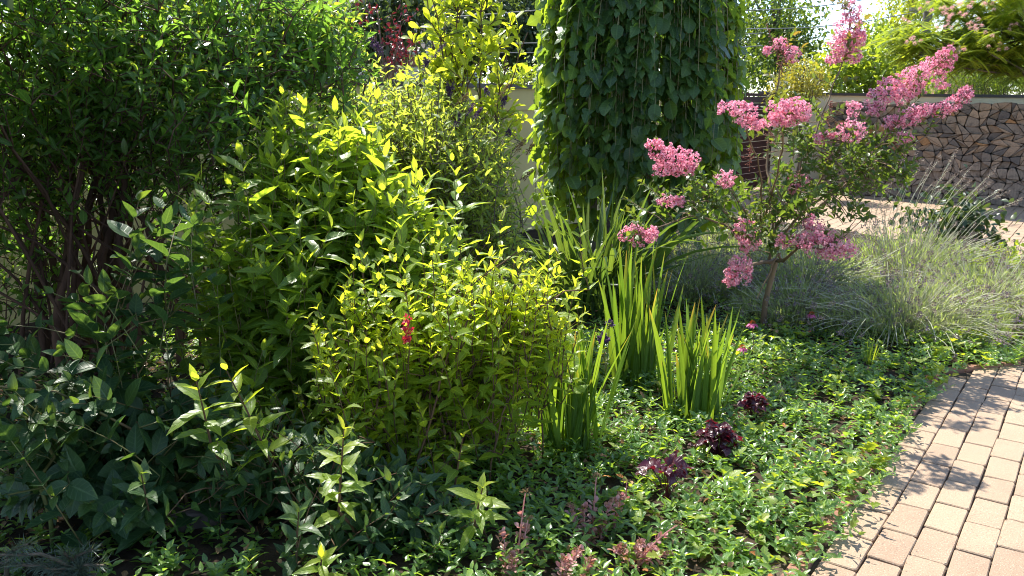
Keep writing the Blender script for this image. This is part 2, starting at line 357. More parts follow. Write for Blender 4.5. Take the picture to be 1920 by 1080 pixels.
def paving():
    r = rng(5); mb = MB(); w_, l_ = .0783 * 1.6, .160 * 1.6
    o = np.array([1.02, 2.64]) + UR * .012
    P = []
    for i in range(-40, 90):
        off = (i % 2) * .5 * l_ + r.normal(0, .008)
        for j in range(-30, 60):
            c = o + UR * (i + .5) * w_ + VC * (j * l_ + off)
            P.append((c[0], c[1]))
    P = np.array(P)
    k = (P[:, 1] < 16.2) & (P[:, 1] > .6) & (P[:, 0] < 9.5) & ~inpoly(P[:, 0], P[:, 1], BED) & (P[:, 0] > .2) & ((P - np.array([5.46, 14.64])) @ VC < .4)
    P = P[k]; n = len(P)
    # each paver: outer skirt, chamfer ring, top
    hw, hl = w_ / 2 - .002, l_ / 2 - .0045
    ring = lambda a, b, q: [(-a + q, -b), (a - q, -b), (a, -b + q), (a, b - q), (a - q, b), (-a + q, b), (-a, b - q), (-a, -b + q)]
    lo = np.array(ring(hw, hl, .008)); hi = np.array(ring(hw - .0035, hl - .0035, .007))
    jit = r.normal(0, .0022, (n, 8, 2)); rot = r.normal(0, .006, n); dz = r.normal(0, .0009, n); tilt = r.normal(0, .004, (n, 2))
    V = []
    for base, z in ((lo, -.025), (lo, -.004), (hi, 0.0)):
        q = base[None] + jit
        cx = q[..., 0] * np.cos(rot)[:, None] - q[..., 1] * np.sin(rot)[:, None]; cy = q[..., 0] * np.sin(rot)[:, None] + q[..., 1] * np.cos(rot)[:, None]
        xy = P[:, None] + cx[..., None] * UR + cy[..., None] * VC
        zz = z + dz[:, None] + cx * tilt[:, :1] + cy * tilt[:, 1:]
        V.append(np.concatenate([xy, zz[..., None]], -1))
    V = np.concatenate(V, 1).reshape(-1, 3)
    q = np.arange(8); q2 = (q + 1) % 8
    side = np.concatenate([np.stack([q + 8 * b, q2 + 8 * b, q2 + 8 * b + 8, q + 8 * b + 8], 1) for b in (0, 1)])
    F4 = (side[None] + (np.arange(n) * 24)[:, None, None]).reshape(-1, 4)
    T = (np.arange(16, 24)[None] + (np.arange(n) * 24)[:, None])
    rn = np.repeat(np.clip(r.normal(.4, .3, n), 0, 1), 24)
    lf = np.stack([rn * 0, rn * 0, rn], 1)
    mb.add(V, F4, lf); mb.f.append(T)
    tag(mb.build('paving', M['paver'], smooth=False), kind='structure')
paving()
def kerb():
    r = rng(6); mb = MB(); p = np.array([1.02, 2.64]) - VC * 2.2; q = 0
    while q < 4.95:
        l_ = r.uniform(.17, .22); c = p + VC * (q + l_ / 2) - UR * (.034 + r.normal(0, .004))
        mb.box((c[0], c[1], -.012 + r.normal(0, .006)), (.055, l_ - .008, .06), TH + r.normal(0, .03), r.random()); q += l_
    c0 = np.array([2.62, 4.90])
    for k in range(4):
        c = c0 + np.array([.14, .045]) * (k + .4); mb.box((c[0], c[1] + .02, -.012), (.05, .14, .06), R(-72) + r.normal(0, .06), r.random())
    o = mb.build('kerb', M['brick'], smooth=False); tag(o, kind='structure')
    b = o.modifiers.new('bevel', 'BEVEL'); b.width = .006; b.segments = 2
kerb()

# ------------------------------------------------------------------ walls, gate, firewood
WD = np.array([.63, .775]); WD = WD / np.linalg.norm(WD); WN = np.array([WD[1], -WD[0]])   # left wall direction, its face towards the garden
WA = math.atan2(WD[1], WD[0]); G0 = np.array([3.65, 14.26])
def wallbox(mb, p, q, thick, z0, z1, off=0, rnd=.5):
    p, q = np.asarray(p), np.asarray(q); d = q - p; l_ = np.linalg.norm(d); a = math.atan2(d[1], d[0]); nn = np.array([d[1], -d[0]]) / l_
    c = (p + q) / 2 + nn * (off - thick / 2)
    mb.box((c[0], c[1], (z0 + z1) / 2), (l_, thick, z1 - z0), a, rnd)
A, B_ = G0 - WD * 13.6, G0 + WD * .05
t = thing('garden_wall', 'cream rendered wall with dark coping behind the shrubs and the weeping tree', 'wall', (*A, 0))
mb = MB(); wallbox(mb, A, B_, .2, -.05, 1.42); wallbox(mb, A, B_, .23, 1.42, 1.655, .015); mb.build('wall', M['plaster'], t, False)
mb = MB(); wallbox(mb, A - WD * .05, B_ + WD * .02, .30, 1.655, 1.70, .05); mb.build('coping', M['coping'], t, False)
t = thing('gate', 'dark red-brown gate of horizontal slats beside the firewood wall', 'gate', (*(G0 + WD * .1), 0))
g0, g1 = G0 + WD * .10, G0 + WD * 1.50
mb = MB()
for p in (g0, g1 - WD * .06): wallbox(mb, p, p + WD * .06, .05, .05, 1.66)
for z in (.05, 1.61): wallbox(mb, g0 + WD * .06, g1 - WD * .06, .05, z, z + .05)
mb.build('frame', M['gate'], t, False)
mb = MB()
for k in range(14):
    z = .105 + k * .1075; p, q = g0 + WD * .062, g1 - WD * .062
    d = np.array([*WD, 0]); n3 = np.array([*WN, 0]); P3, Q3 = np.array([*p, z]), np.array([*q, z])
    v = [P3 - n3 * .036, Q3 - n3 * .036, Q3 - n3 * .006, P3 - n3 * .006]; v += [x + np.array([0, 0, .098]) - n3 * .010 for x in v]
    mb.add(v, [[3, 2, 1, 0], [4, 5, 6, 7], [0, 1, 5, 4], [1, 2, 6, 5], [2, 3, 7, 6], [3, 0, 4, 7]])
mb.build('slat_panel', M['gate'], t, False)
mb = MB(); h = np.array([*(g1 - WD * .035), .92]); n3 = np.array([*WN, 0]); w3 = np.array([*WD, 0])
mb.tube([h, h + n3 * .06], .012, 8); mb.tube([h + n3 * .06 + w3 * .01, h + n3 * .065 - w3 * .05, h + n3 * .06 - w3 * .13], .011, 8)
mb.box(h + n3 * .004, (.03, .012, .18), WA); mb.build('handle', M['steel'], t)
GP = g1 + WD * .03
t = thing('gate_pillar', 'cream rendered pillar between the gate and the firewood', 'pillar', (*GP, 0))
mb = MB(); wallbox(mb, GP, GP + WD * .34, .34, -.05, 1.66, .06); mb.build('shaft', M['cream'], t, False)
mb = MB(); wallbox(mb, GP - WD * .02, GP + WD * .36, .40, 1.66, 1.70, .09); mb.build('coping', M['coping'], t, False)

FW0 = np.array([5.30, 14.75]); FWE = np.array([9.6, 11.88])
fd = (FWE - FW0) / np.linalg.norm(FWE - FW0); fn = np.array([fd[1], -fd[0]]); FA = math.atan2(fd[1], fd[0])
wp0, wp1 = FW0 - fn * .42 - fd * .85, FWE - fn * .42 + fd * .4
t = thing('firewood_wall', 'pale rendered wall with dark coping behind the stacked firewood', 'wall', (*wp0, 0))
mb = MB(); wallbox(mb, wp0, wp1, .2, -.05, 1.64); mb.build('wall', M['cream'], t, False)
mb = MB(); wallbox(mb, wp0 - fd * .03, wp1 + fd * .05, .30, 1.64, 1.685, .05); mb.build('coping', M['coping'], t, False)

def firewood():
    r = rng(11); W_, H_ = 3.1, 1.54
    ny, nx = 14, 23
    gx, gy = np.meshgrid(np.linspace(0, W_, nx + 1), np.linspace(0, H_, ny + 1)); gx = gx.copy(); gy = gy.copy()
    gx += r.uniform(-.05, .05, gx.shape); gx += r.uniform(-.07, .07, (ny + 1, 1)); gy[1:-1] += r.uniform(-.042, .042, gy[1:-1].shape)
    gy[-1] += r.uniform(-.04, .035, nx + 1)
    polys = []
    for j in range(ny):
        for i in range(nx):
            q = [(gx[j, i], gy[j, i]), (gx[j, i + 1], gy[j, i + 1]), (gx[j + 1, i + 1], gy[j + 1, i + 1]), (gx[j + 1, i], gy[j + 1, i])]
            side = (i >= nx - 2 and 1 < j < 6 and r.random() < .5)
            u = r.random()
            if side: polys.append((q, True))
            elif u < .27: polys += [([q[0], q[1], q[2]], False), ([q[0], q[2], q[3]], False)]
            elif u < .54: polys += [([q[0], q[1], q[3]], False), ([q[1], q[2], q[3]], False)]
            else: polys.append((q, False))
    kinds = [('log_grey', 'grey weathered split log showing its cut end in the woodpile'), ('log_tan', 'tan split log showing its pale cut end in the woodpile'), ('log_rust', 'orange-brown split log showing its cut end in the woodpile')]
    polys.sort(key=lambda z: -np.mean([p[1] for p in z[0]])); rest = MB()
    for pi_, (q, side) in enumerate(polys):
        q = np.array(q); c = q.mean(0); e = q - c
        e = e * (1 - r.uniform(.003, .008) / max(.03, np.abs(e).max()))
        # round the outline: two points near every corner, slightly bowed sides
        pts = []
        m = len(e)
        for k in range(m):
            a, b, d = e[k - 1], e[k], e[(k + 1) % m]
            cut = r.uniform(.09, .24)
            pts += [b + (a - b) * cut, b * (1 - cut * .45), b + (d - b) * cut]
            mid = (b + d) / 2; pts.append(mid * r.uniform(.98, 1.10))
        pts = np.array(pts) + r.normal(0, .0015, (len(pts), 2)); n = len(pts)
        dep = r.uniform(.28, .33); f0 = r.normal(0, .028)
        f0 = min(f0, .05)
        V = []
        for y, s in ((f0, .93), (f0 + .008, 1), (.16, 1.0), (dep, .97)):
            V += [(p[0] * s, y, p[1] * s) for p in pts]
        V = np.array(V); V += np.stack([V[:, 0] * 0, r.normal(0, .002, len(V)), V[:, 0] * 0], 1)
        k = np.arange(n); k2 = (k + 1) % n
        F = np.concatenate([np.stack([k + b * n, k2 + b * n, k2 + (b + 1) * n, k + (b + 1) * n], 1) for b in (0, 1, 2)])
        if pi_ >= 298:
            p = FW0 + fd * c[0]; Vw = np.stack([p[0] + V[:, 0] * fd[0] - V[:, 1] * fn[0], p[1] + V[:, 0] * fd[1] - V[:, 1] * fn[1], V[:, 2] + c[1] + .005], 1)
            n0 = rest.n; rest.add(Vw, F); rest.f.append(np.array([k]) + n0); rest.f.append(np.array([k[::-1] + 3 * n]) + n0); continue
        mb = MB(); mb.add(V, F); mb.f.append(np.array([k])); mb.f.append(np.array([k[::-1] + 3 * n]))
        kk = 1 if (r.random() < .46) else (2 if r.random() < .08 else 0)
        o = mb.build('firewood_log', M[kinds[kk][0]], None, False)
        p = FW0 + fd * c[0]
        o.location = (p[0], p[1], c[1] + .005); o.rotation_euler = (0, 0, FA)
        tag(o, kinds[kk][1], 'log', kinds[kk][0].replace('log_', '').replace('rust', 'orange-brown') + ' logs of the firewood stack')
    if rest.n: tag(rest.build('firewood_bottom_rows', M['log_grey'], None, False), 'lowest rows of the firewood stack near the paving', 'firewood', kind='stuff')
firewood()

# ------------------------------------------------------------------ plants: generators
def inblob(r, blobs, n, surf=.45):
    """points in ellipsoids given as (px, py, depth, half width px, half height px, half depth m, weight)"""
    wts = np.array([b[6] for b in blobs], float); wts /= wts.sum()
    k = r.choice(len(blobs), n, p=wts); d = nrm(r.normal(size=(n, 3))); q = r.random(n) ** (surf)
    out = np.zeros((n, 3))
    for i in range(n):
        b = blobs[k[i]]; m = b[2] / FPX
        c = at(b[0], b[1], b[2]); out[i] = c + d[i] * q[i] * np.array([b[3] * m, b[5], b[4] * m])
    return out
def curve(a, b, n=7, bow=.5, r=None, wob=.0):
    t = np.linspace(0, 1, n)[:, None]
    h = np.concatenate([a[:2] + (b[:2] - a[:2]) * t ** (1 + bow), a[2] + (b[2] - a[2]) * t ** (1 / (1 + .4 * bow))], 1)
    if wob and r is not None: h[1:-1] += r.normal(0, wob, (n - 2, 3))
    return h
def foliage_on(mb, st, r, P, D, spec):
    """leaf nodes along a twig: P (k,3) points from twig foot to tip, D (k,3) directions"""
    k = len(P); tl = np.linspace(0, 1, k)
    opp = spec.get('opp', True); ang = spec.get('ang', .95)
    ref = nrm(np.cross(D[0], [.2, .3, .9])); out = []
    ph = r.uniform(0, 6.28)
    for i in range(k):
        d = D[i]; a = nrm(np.cross(d, ref)); b = np.cross(d, a)
        for q in range(2 if opp else 1):
            th = ph + (i * (pi / 2 if opp else 2.4)) + q * pi + r.normal(0, .25)
            rad = a * math.cos(th) + b * math.sin(th)
            an = ang * (1 - .55 * tl[i] ** 3) + r.normal(0, .13)
            dd = d * math.cos(an) + rad * math.sin(an)
            dd = dd + np.array([0, 0, spec.get('sag', -.12) * (1 - tl[i])])
            out.append((P[i], dd, d * .9 + np.array([0, 0, .55]) + r.normal(0, spec.get('nj', .22), 3), tl[i]))
    return out
def shrub(root, seed, base, base_r, blobs, ntwig, nstem, leaf, mats, span=(.25, .5), node=.045, stem_r=.011, up=.75, out=.55, bow=.5, foot=None, dark_below=None):
    r = rng(seed); tips = inblob(r, blobs, ntwig, leaf.get('surf', .45))
    tips = tips[tips[:, 2] > .06]; ld = r.random(len(tips)) < leaf.get('lead', 0); tips[ld, 2] += r.uniform(.05, .24, ld.sum())
    base = np.array([base[0], base[1], 0.0]); ms = MB(); ml = MB()
    pts = []
    ft = inblob(r, blobs, nstem, .6)
    for i in range(nstem):
        a = base + np.array([r.normal(0, base_r), r.normal(0, base_r * .7), 0]); b = ft[i]
        a[:2] += (b[:2] - a[:2]) * foot if foot else 0
        c = curve(a, b, 9, bow, r, .012); rr = stem_r * r.uniform(.6, 1.3)
        ms.tube(c, np.linspace(rr, rr * .35, 9), 6, r.random()); pts.append(c[2:])
    pts = np.concatenate(pts)
    Ps, Ds, Ns, Ls, Ws, rn, ag = [], [], [], [], [], [], []
    for T in tips:
        o = T - base; o[2] *= .35; o = o / (np.linalg.norm(o) + 1e-6)
        d = o * out + np.array([0, 0, up]) + r.normal(0, leaf.get('tj', .3), 3); d /= np.linalg.norm(d)
        sp = r.uniform(*span); S = T - d * sp * (1 if T[2] > sp else max(.2, T[2] / sp))
        S[2] = max(S[2], .02)
        dist = np.linalg.norm(pts - S, axis=1) + 1.5 * np.maximum(0, pts[:, 2] - S[2]); q = pts[dist.argmin()]
        mid = (q + S) / 2 + np.array([0, 0, .03]); k = max(3, int(sp / node)); pts = np.concatenate([pts, [S, mid]])
        bend = r.normal(0, .12, 3) * sp
        tt = np.linspace(0, 1, k)[:, None]
        P = S + (T - S) * tt + bend * (tt * (1 - tt)) * 1.5 + np.array([0, 0, leaf.get('arch', 0)]) * sp * tt * (1 - tt) * 4
        D = nrm(np.gradient(P, axis=0))
        ms.tube(np.concatenate([[q], [mid], P]), np.concatenate([[.0032, .003], np.linspace(.0028, .0012, k)]) * leaf.get('twig', 1), 4, r.random())
        twr = r.random(); vigour = r.uniform(.75, 1.15)
        for (p, dd, nn, tl) in foliage_on(None, None, r, P, D, leaf):
            size = (1 - .5 * tl ** 3 if not leaf.get('tipbig') else 1) * r.uniform(.7, 1.12) * vigour
            Ps.append(p); Ds.append(dd); Ns.append(nn); Ls.append(leaf['L'] * size); Ws.append(leaf['W'] * size * r.uniform(.85, 1.1))
            rn.append(np.clip(.55 * twr + .45 * r.random(), 0, 1)); ag.append(leaf.get('young', 1) * max(0, (tl - leaf.get('y0', .72)) / (1 - leaf.get('y0', .72))) * (.4 + .6 * twr))
    n = len(Ps)
    ml.leaves(Ps, Ds, Ns, np.array(Ls), np.array(Ws), np.array(rn), np.array(ag), leaf.get('tpl', 'ovate'), r.uniform(.1, leaf.get('fold', .6), n), r.uniform(0, leaf.get('droop', .35), n), leaf.get('curl', .0))
    ms.build('stems', M[mats[0]], root); ml.build('foliage', M[mats[1]], root)
    return r
def crown(root, seed, blobs, n, L_, W_, mat, tpl='lo', sag=.3, young=.4, surf=.4, twigs=None, name='crown', clump=None):
    """a far crown: leaf clumps of many small leaves through the crown's volume"""
    r = rng(seed); cs = inblob(r, blobs, max(6, n // (clump or 14)), surf); k = clump or 14
    P = np.repeat(cs, k, 0) + r.normal(0, 1, (len(cs) * k, 3)) * (L_ * 1.3); m = len(P)
    D = r.normal(0, 1, (m, 3)) + np.array([0, 0, -sag]); N = r.normal(0, .6, (m, 3)) + np.array([0, 0, 1])
    tw = np.repeat(r.random(len(cs)), k)
    mb = MB(); mb.leaves(P, D, N, L_ * r.uniform(.6, 1.2, m), W_ * r.uniform(.7, 1.2, m), np.clip(.6 * tw + .4 * r.random(m), 0, 1), young * (r.random(m) > .75) * tw, tpl, .35, .2)
    mb.build(name, M[mat], root); return r, cs
def tree(name, label, cat, base, blobs, n, L_, W_, mat, bark='bark_grey', tr=.09, seed=1, group=None, tpl='lo', **k):
    t = thing(name, label, cat, (base[0], base[1], 0), group)
    r, cs = crown(t, seed, blobs, n, L_, W_, mat, tpl, **k)
    mb = MB(); top = cs[cs[:, 2].argsort()[-max(3, len(cs) // 6):]].mean(0)
    b = np.array([base[0], base[1], -.02]); c = curve(b, top, 9, .3, r, .02); mb.tube(c, np.linspace(tr, tr * .25, 9), 8)
    for q in cs[r.choice(len(cs), min(len(cs), 26), False)]:
        i = min(7, max(2, int(8 * (q[2] / max(top[2], .1)) * .6))); mb.tube(curve(c[i], q, 6, .2, r, .03), np.linspace(tr * .35, tr * .06, 6), 5)
    mb.build('trunk', M[bark], t); return t

# ------------------------------------------------------------------ left: tall dark multi-stemmed shrub
t = thing('multi_stemmed_shrub', 'tall dark glossy shrub with many reddish bare stems at the left edge', 'shrub', (-2.35, 4.75, 0))
def bigshrub(t):
    r = shrub(t, 21, (-2.35, 4.75), .33,
      [(70, 120, 4.5, 190, 190, .7, 3), (260, 110, 4.6, 200, 170, .75, 3.2), (440, 130, 4.7, 160, 160, .7, 2.6), (560, 60, 4.9, 120, 100, .5, 1.3), (620, 90, 5.0, 90, 70, .3, .8),
       (420, 280, 4.6, 160, 110, .5, .9), (120, 300, 4.7, 200, 90, .6, .55), (-60, 250, 4.5, 150, 300, .7, 1.6), (-250, 200, 4.4, 200, 330, .9, 2), (60, 480, 5.0, 120, 120, .4, .35), (300, -120, 4.7, 330, 110, .9, 2.2), (40, -120, 4.7, 260, 120, .9, 1.6), (-420, 100, 3.8, 200, 300, .6, 2.0), (-330, -150, 3.6, 260, 160, .7, 1.6), (640, 30, 5.0, 60, 50, .25, .6)],  # out-of-view lobes far left are added to shade the front corner
      1950, 30, dict(L=.088, W=.033, tpl='lance', y0=.75, fold=.7, droop=.3, opp=True, ang=.9, tj=.55, nj=.4, surf=.38), ('bark_red', 'privet'), span=(.22, .45), node=.04, stem_r=.010, up=.35, out=.75, bow=.45)
    mb = MB()
    for i in range(24):
        a = np.array([-2.35 + r.normal(0, .36), 4.75 + r.normal(0, .25), -.02]); b = at(r.uniform(-60, 420), r.uniform(40, 200), r.uniform(4.6, 5.1))
        rr = r.uniform(.014, .034); c = curve(a, b, 10, r.uniform(.2, .9), r, .022)
        mb.tube(c, np.linspace(rr, rr * .35, 10), 7, r.random())
        for q in range(3):
            p = c[r.integers(3, 8)]; e = p + np.array([r.normal(0, .25), r.normal(0, .2), r.uniform(.15, .5)]); mb.tube(curve(p, e, 5, .2, r, .015), np.linspace(rr * .4, .003, 5), 5, r.random())
    for i in range(170):
        p = at(r.uniform(-40, 420), r.uniform(250, 640), r.uniform(4.5, 5.0)); e = p + np.array([r.normal(0, .14), r.normal(0, .1), r.uniform(.05, .25)])
        mb.tube(curve(p, e, 4, .2, r, .01), np.linspace(.004, .0015, 4), 4, r.random())
    mb.build('main_stems', M['bark_red'], t)
bigshrub(t)

# middle: tall weigela with big leaves
t = thing('tall_weigela', 'tall bright green shrub with large pointed leaves in the middle of the bed', 'shrub', (-1.0, 4.1, 0))
shrub(t, 22, (-.95, 4.1), .25,
      [(640, 360, 4.1, 190, 130, .4, 2.6), (560, 300, 4.2, 130, 110, .35, 1.2), (760, 420, 4.0, 120, 110, .35, 1.4), (600, 500, 3.8, 230, 130, .45, 2.3), (430, 480, 3.7, 130, 130, .3, 1.3), (640, 620, 3.8, 200, 110, .4, 1.3), (480, 640, 3.6, 140, 110, .3, .9), (800, 520, 3.9, 90, 90, .3, .5), (560, 230, 4.4, 70, 50, .3, .4), (690, 250, 4.3, 60, 50, .3, .4), (700, 560, 3.65, 130, 70, .2, .8), (520, 740, 3.5, 120, 80, .3, .8)],
      450, 26, dict(lead=.2, L=.17, W=.068, tpl='serr', y0=.68, fold=.5, droop=.42, ang=1.12, tj=.22, nj=.2, young=.8, curl=.04), ('twig_green', 'weig'), span=(.3, .55), node=.062, stem_r=.009, up=1.0, out=.3, bow=.5)

# lower left: dogwood-like shrub with broad leaves in the shade
t = thing('broad_leaved_shrub', 'shaded shrub with broad smooth dark leaves on long arching twigs, front left', 'shrub', (-1.55, 3.0, 0))
shrub(t, 23, (-1.5, 3.05), .2,
      [(80, 740, 2.75, 130, 110, .25, 1.5), (60, 880, 2.7, 130, 90, .25, 1.0), (230, 620, 3.3, 130, 80, .3, .8), (330, 440, 3.4, 90, 110, .2, .5), (200, 560, 3.3, 120, 70, .25, .5), (260, 830, 3.0, 150, 100, .3, 1.0), (430, 800, 3.0, 130, 90, .25, .8), (-150, 700, 2.8, 150, 160, .4, 1.0), (250, 930, 2.75, 100, 50, .2, .5)],
      150, 14, dict(L=.125, W=.072, tpl='broad', y0=.8, fold=.45, droop=.35, ang=1.05, tj=.3, nj=.15, young=.7, sag=-.3, arch=.1), ('twig_green', 'weigd'), span=(.3, .5), node=.075, stem_r=.008, up=.35, out=.9, bow=.9)

# front golden weigela with its red flowers
t = thing('golden_weigela', 'bushy yellow-green shrub with one red flower cluster, front and centre', 'shrub', (-.2, 3.5, 0))
shrub(t, 24, (-.22, 3.5), .22,
      [(970, 575, 3.35, 105, 80, .3, 1.7), (830, 620, 3.3, 150, 100, .35, 2.2), (700, 650, 3.2, 110, 110, .3, 1.5), (880, 680, 3.4, 140, 80, .3, 1.8), (740, 730, 3.3, 110, 70, .3, 1.0), (1045, 600, 3.4, 60, 60, .2, .6), (820, 530, 3.5, 110, 60, .25, .8), (640, 780, 3.1, 70, 50, .2, .3), (1085, 520, 3.35, 14, 26, .1, .12), (1010, 520, 3.35, 40, 24, .2, .2), (940, 480, 3.4, 40, 24, .2, .2), (870, 500, 3.4, 40, 30, .2, .2), (760, 550, 3.35, 50, 40, .2, .25), (660, 560, 3.3, 50, 50, .2, .25), (590, 660, 3.1, 50, 70, .2, .4), (1095, 590, 3.4, 16, 30, .1, .12), (560, 740, 3.2, 50, 40, .15, .25)],
      350, 34, dict(L=.088, W=.040, tpl='serr', y0=.6, fold=.5, droop=.42, surf=.75, lead=.22, ang=1.05, tj=.24, nj=.22, young=.9, curl=.05), ('twig_brown', 'weigy'), span=(.2, .5), node=.042, stem_r=.006, up=1.2, out=.4, bow=.6)
t = thing('low_weigela', 'low green shrub in half shade under the single bright shoots, front left of centre', 'shrub', (-.75, 3.05, 0))
shrub(t, 26, (-.72, 3.1), .22,
      [(480, 800, 2.95, 110, 70, .25, 1.0), (600, 850, 2.85, 110, 80, .25, 1.3), (760, 900, 2.9, 110, 55, .25, 1.1), (850, 960, 2.75, 80, 40, .2, .6), (420, 900, 2.8, 110, 50, .2, .5), (680, 970, 2.7, 110, 45, .2, .5)],
      150, 14, dict(L=.10, W=.043, tpl='serr', y0=.75, fold=.5, droop=.4, ang=1.1, tj=.35, nj=.22, young=.6, curl=.04, surf=.6), ('twig_brown', 'weigd'), span=(.18, .34), node=.05, stem_r=.006, up=.7, out=.6, bow=.7)  # shade put into the colour: darker leaf than the other weigelas
def petals(mb, r, c, rad, n, size, mat_age=0.0, squash=(1, 1, 1), hollow=.55):
    d = nrm(r.normal(size=(n, 3))); P = c + d * rad * (hollow + (1 - hollow) * r.random((n, 1))) * np.array(squash)
    mb.leaves(P, d + r.normal(0, .8, (n, 3)), d + r.normal(0, .7, (n, 3)), size * r.uniform(.7, 1.3, n), size * r.uniform(.8, 1.3, n), r.random(n), mat_age * (r.random(n) > .7), 'lo', .5, .3)
r = rng(77); mb = MB()
for px, py in ((764, 599), (757, 611), (766, 620), (765, 630), (762, 637)):
    petals(mb, r, at(px, py, 3.0), .011, 16, .014)
mb.build('flower_cluster', M['redfl'], t)

# single leafy shoots standing out in front
def shoot(name, label, px, py, base_px, base_py, Y, Lf, Wf, mat, seed, nodes=7, cat='shoot'):
    r = rng(seed); T = at(px, py, Y); b = at(base_px, base_py, Y + .08); k = nodes
    t = thing(name, label, cat, (b[0], b[1], 0), None)
    k = int(k * 1.25); tt = np.linspace(0, 1, k)[:, None]; P = b + (T - b) * tt + np.array([0, 0, .03]) * tt * (1 - tt); D = nrm(np.gradient(P, axis=0)); Lf, Wf = Lf * 1.42, Wf * 1.42
    ms = MB(); g = np.array([b[0] + .05, b[1] + .12, 0]); ms.tube(np.concatenate([[g], [(g + b) / 2 + np.array([.0, .02, .02])], P]), np.concatenate([[.006, .0055], np.linspace(.005, .002, k)]), 6)
    ms.build('stem', M['twig_brown'], t)
    L_ = foliage_on(None, None, r, P, D, dict(ang=1.18, sag=-.15, nj=.2)); n = len(L_); tl = np.array([q[3] for q in L_])
    sz = (1 - .55 * tl ** 3) * r.uniform(.85, 1.12, n)
    ml = MB(); ml.leaves([q[0] for q in L_], [q[1] for q in L_], [q[2] for q in L_], Lf * sz, Wf * sz, r.random(n), np.clip((tl - .45) / .5, 0, 1) * .6, 'serr', r.uniform(.15, .55, n), r.uniform(.05, .45, n), .06)
    ml.build('foliage', M[mat], t)
    return t
shoot('weigela_shoot', 'tall yellow-tipped shoot arching out of the shade, front left', 425, 695, 500, 850, 2.75, .095, .036, 'weigy', 31)
shoot('weigela_shoot', 'short leafy shoot with a pale green tip left of the tall arching shoot', 368, 715, 395, 830, 2.72, .10, .04, 'weig', 32, 6)
shoot('weigela_shoot', 'sunlit yellow-green shoot rising alone at the front edge of the golden shrub', 645, 805, 635, 960, 2.55, .085, .032, 'weigy', 33, 8)
shoot('weigela_shoot', 'low star of yellow-green leaves left of the pink stonecrop', 905, 915, 890, 985, 2.6, .085, .034, 'weigy', 34, 5)
shoot('weigela_shoot', 'small bright shoot at the bottom edge of the photo', 603, 1045, 600, 1090, 2.35, .07, .028, 'weigy', 35, 5)
shoot('weigela_shoot', 'slim shoot with a bright tip between the golden shrub and the sword leaves', 868, 820, 850, 930, 2.9, .075, .03, 'weigy', 36, 7)
shoot('weigela_shoot', 'dark leafy shoot low in the shade beside the stone', 560, 960, 555, 1060, 2.5, .085, .036, 'weigd', 37, 6)
shoot('weigela_shoot', 'dim drooping shoot in the deep shade above the pine tuft', 265, 890, 285, 990, 2.65, .1, .045, 'weigd', 38, 5)

# butterfly bush
t = thing('butterfly_bush', 'airy silvery green bush with purple and brown flower spikes before the wall', 'bush', (-.75, 5.6, 0))
r = shrub(t, 41, (-.75, 5.6), .25,
      [(760, 230, 5.5, 130, 90, .5, 2), (860, 280, 5.4, 120, 110, .5, 2.2), (680, 200, 5.6, 100, 70, .4, 1.2), (915, 330, 5.3, 60, 110, .4, 1.0), (830, 400, 5.3, 140, 80, .4, 1.2), (940, 440, 5.2, 70, 60, .3, .6)],
      820, 26, dict(lead=.2, L=.082, W=.026, tpl='lance', y0=.75, fold=.5, droop=.45, ang=.95, tj=.5, nj=.35, young=.6), ('bark_grey', 'budd'), span=(.2, .42), node=.045, stem_r=.008, up=.8, out=.5)
def spike(name, mat, root, a, b, n, w_, size, label=None, seed=0):
    r = rng(seed); a, b = np.asarray(a), np.asarray(b); tt = r.random(n)
    P = a + (b - a) * tt[:, None]; d = nrm(r.normal(size=(n, 3))); rad = w_ * (1 - .75 * tt)
    mb = MB(); mb.leaves(P + d * rad[:, None] * r.uniform(.4, 1, (n, 1)), d, r.normal(size=(n, 3)), size * r.uniform(.7, 1.3, n), size * .7, r.random(n), 0, 'lo', .4, .2)
    mb.tube([a - (b - a) * .4, a, b], [.003, .0025, .001], 4)
    o = mb.build(name, M[mat], root)
    if label: o['label'] = label
    return o
for i, (x0, y0, x1, y1, c) in enumerate([(808, 112, 836, 80, 0), (800, 122, 796, 108, 0), (795, 135, 803, 112, 2), (843, 176, 838, 155, 0), (877, 213, 890, 194, 0), (888, 222, 903, 202, 0), (700, 88, 692, 62, 0), (715, 98, 706, 80, 0), (775, 232, 778, 222, 0), (943, 195, 948, 182, 0), (952, 252, 955, 243, 0), (915, 175, 910, 165, 0), (935, 187, 955, 155, 1), (860, 192, 880, 175, 1), (978, 335, 1002, 318, 1), (862, 362, 868, 348, 1), (970, 280, 984, 262, 1), (855, 235, 862, 212, 2), (848, 160, 842, 178, 0), (990, 285, 1000, 270, 1)]):
    Y = 5.2 if x0 > 840 else 5.4
    spike('flower_spike', ('purp', 'spent', 'purp')[c], t, at(x0, y0, Y), at(x1, y1, Y), 120, .017, .011, ('deep purple flower spike', 'brown spent flower spike', 'dull purple flower spike')[c], 300 + i)

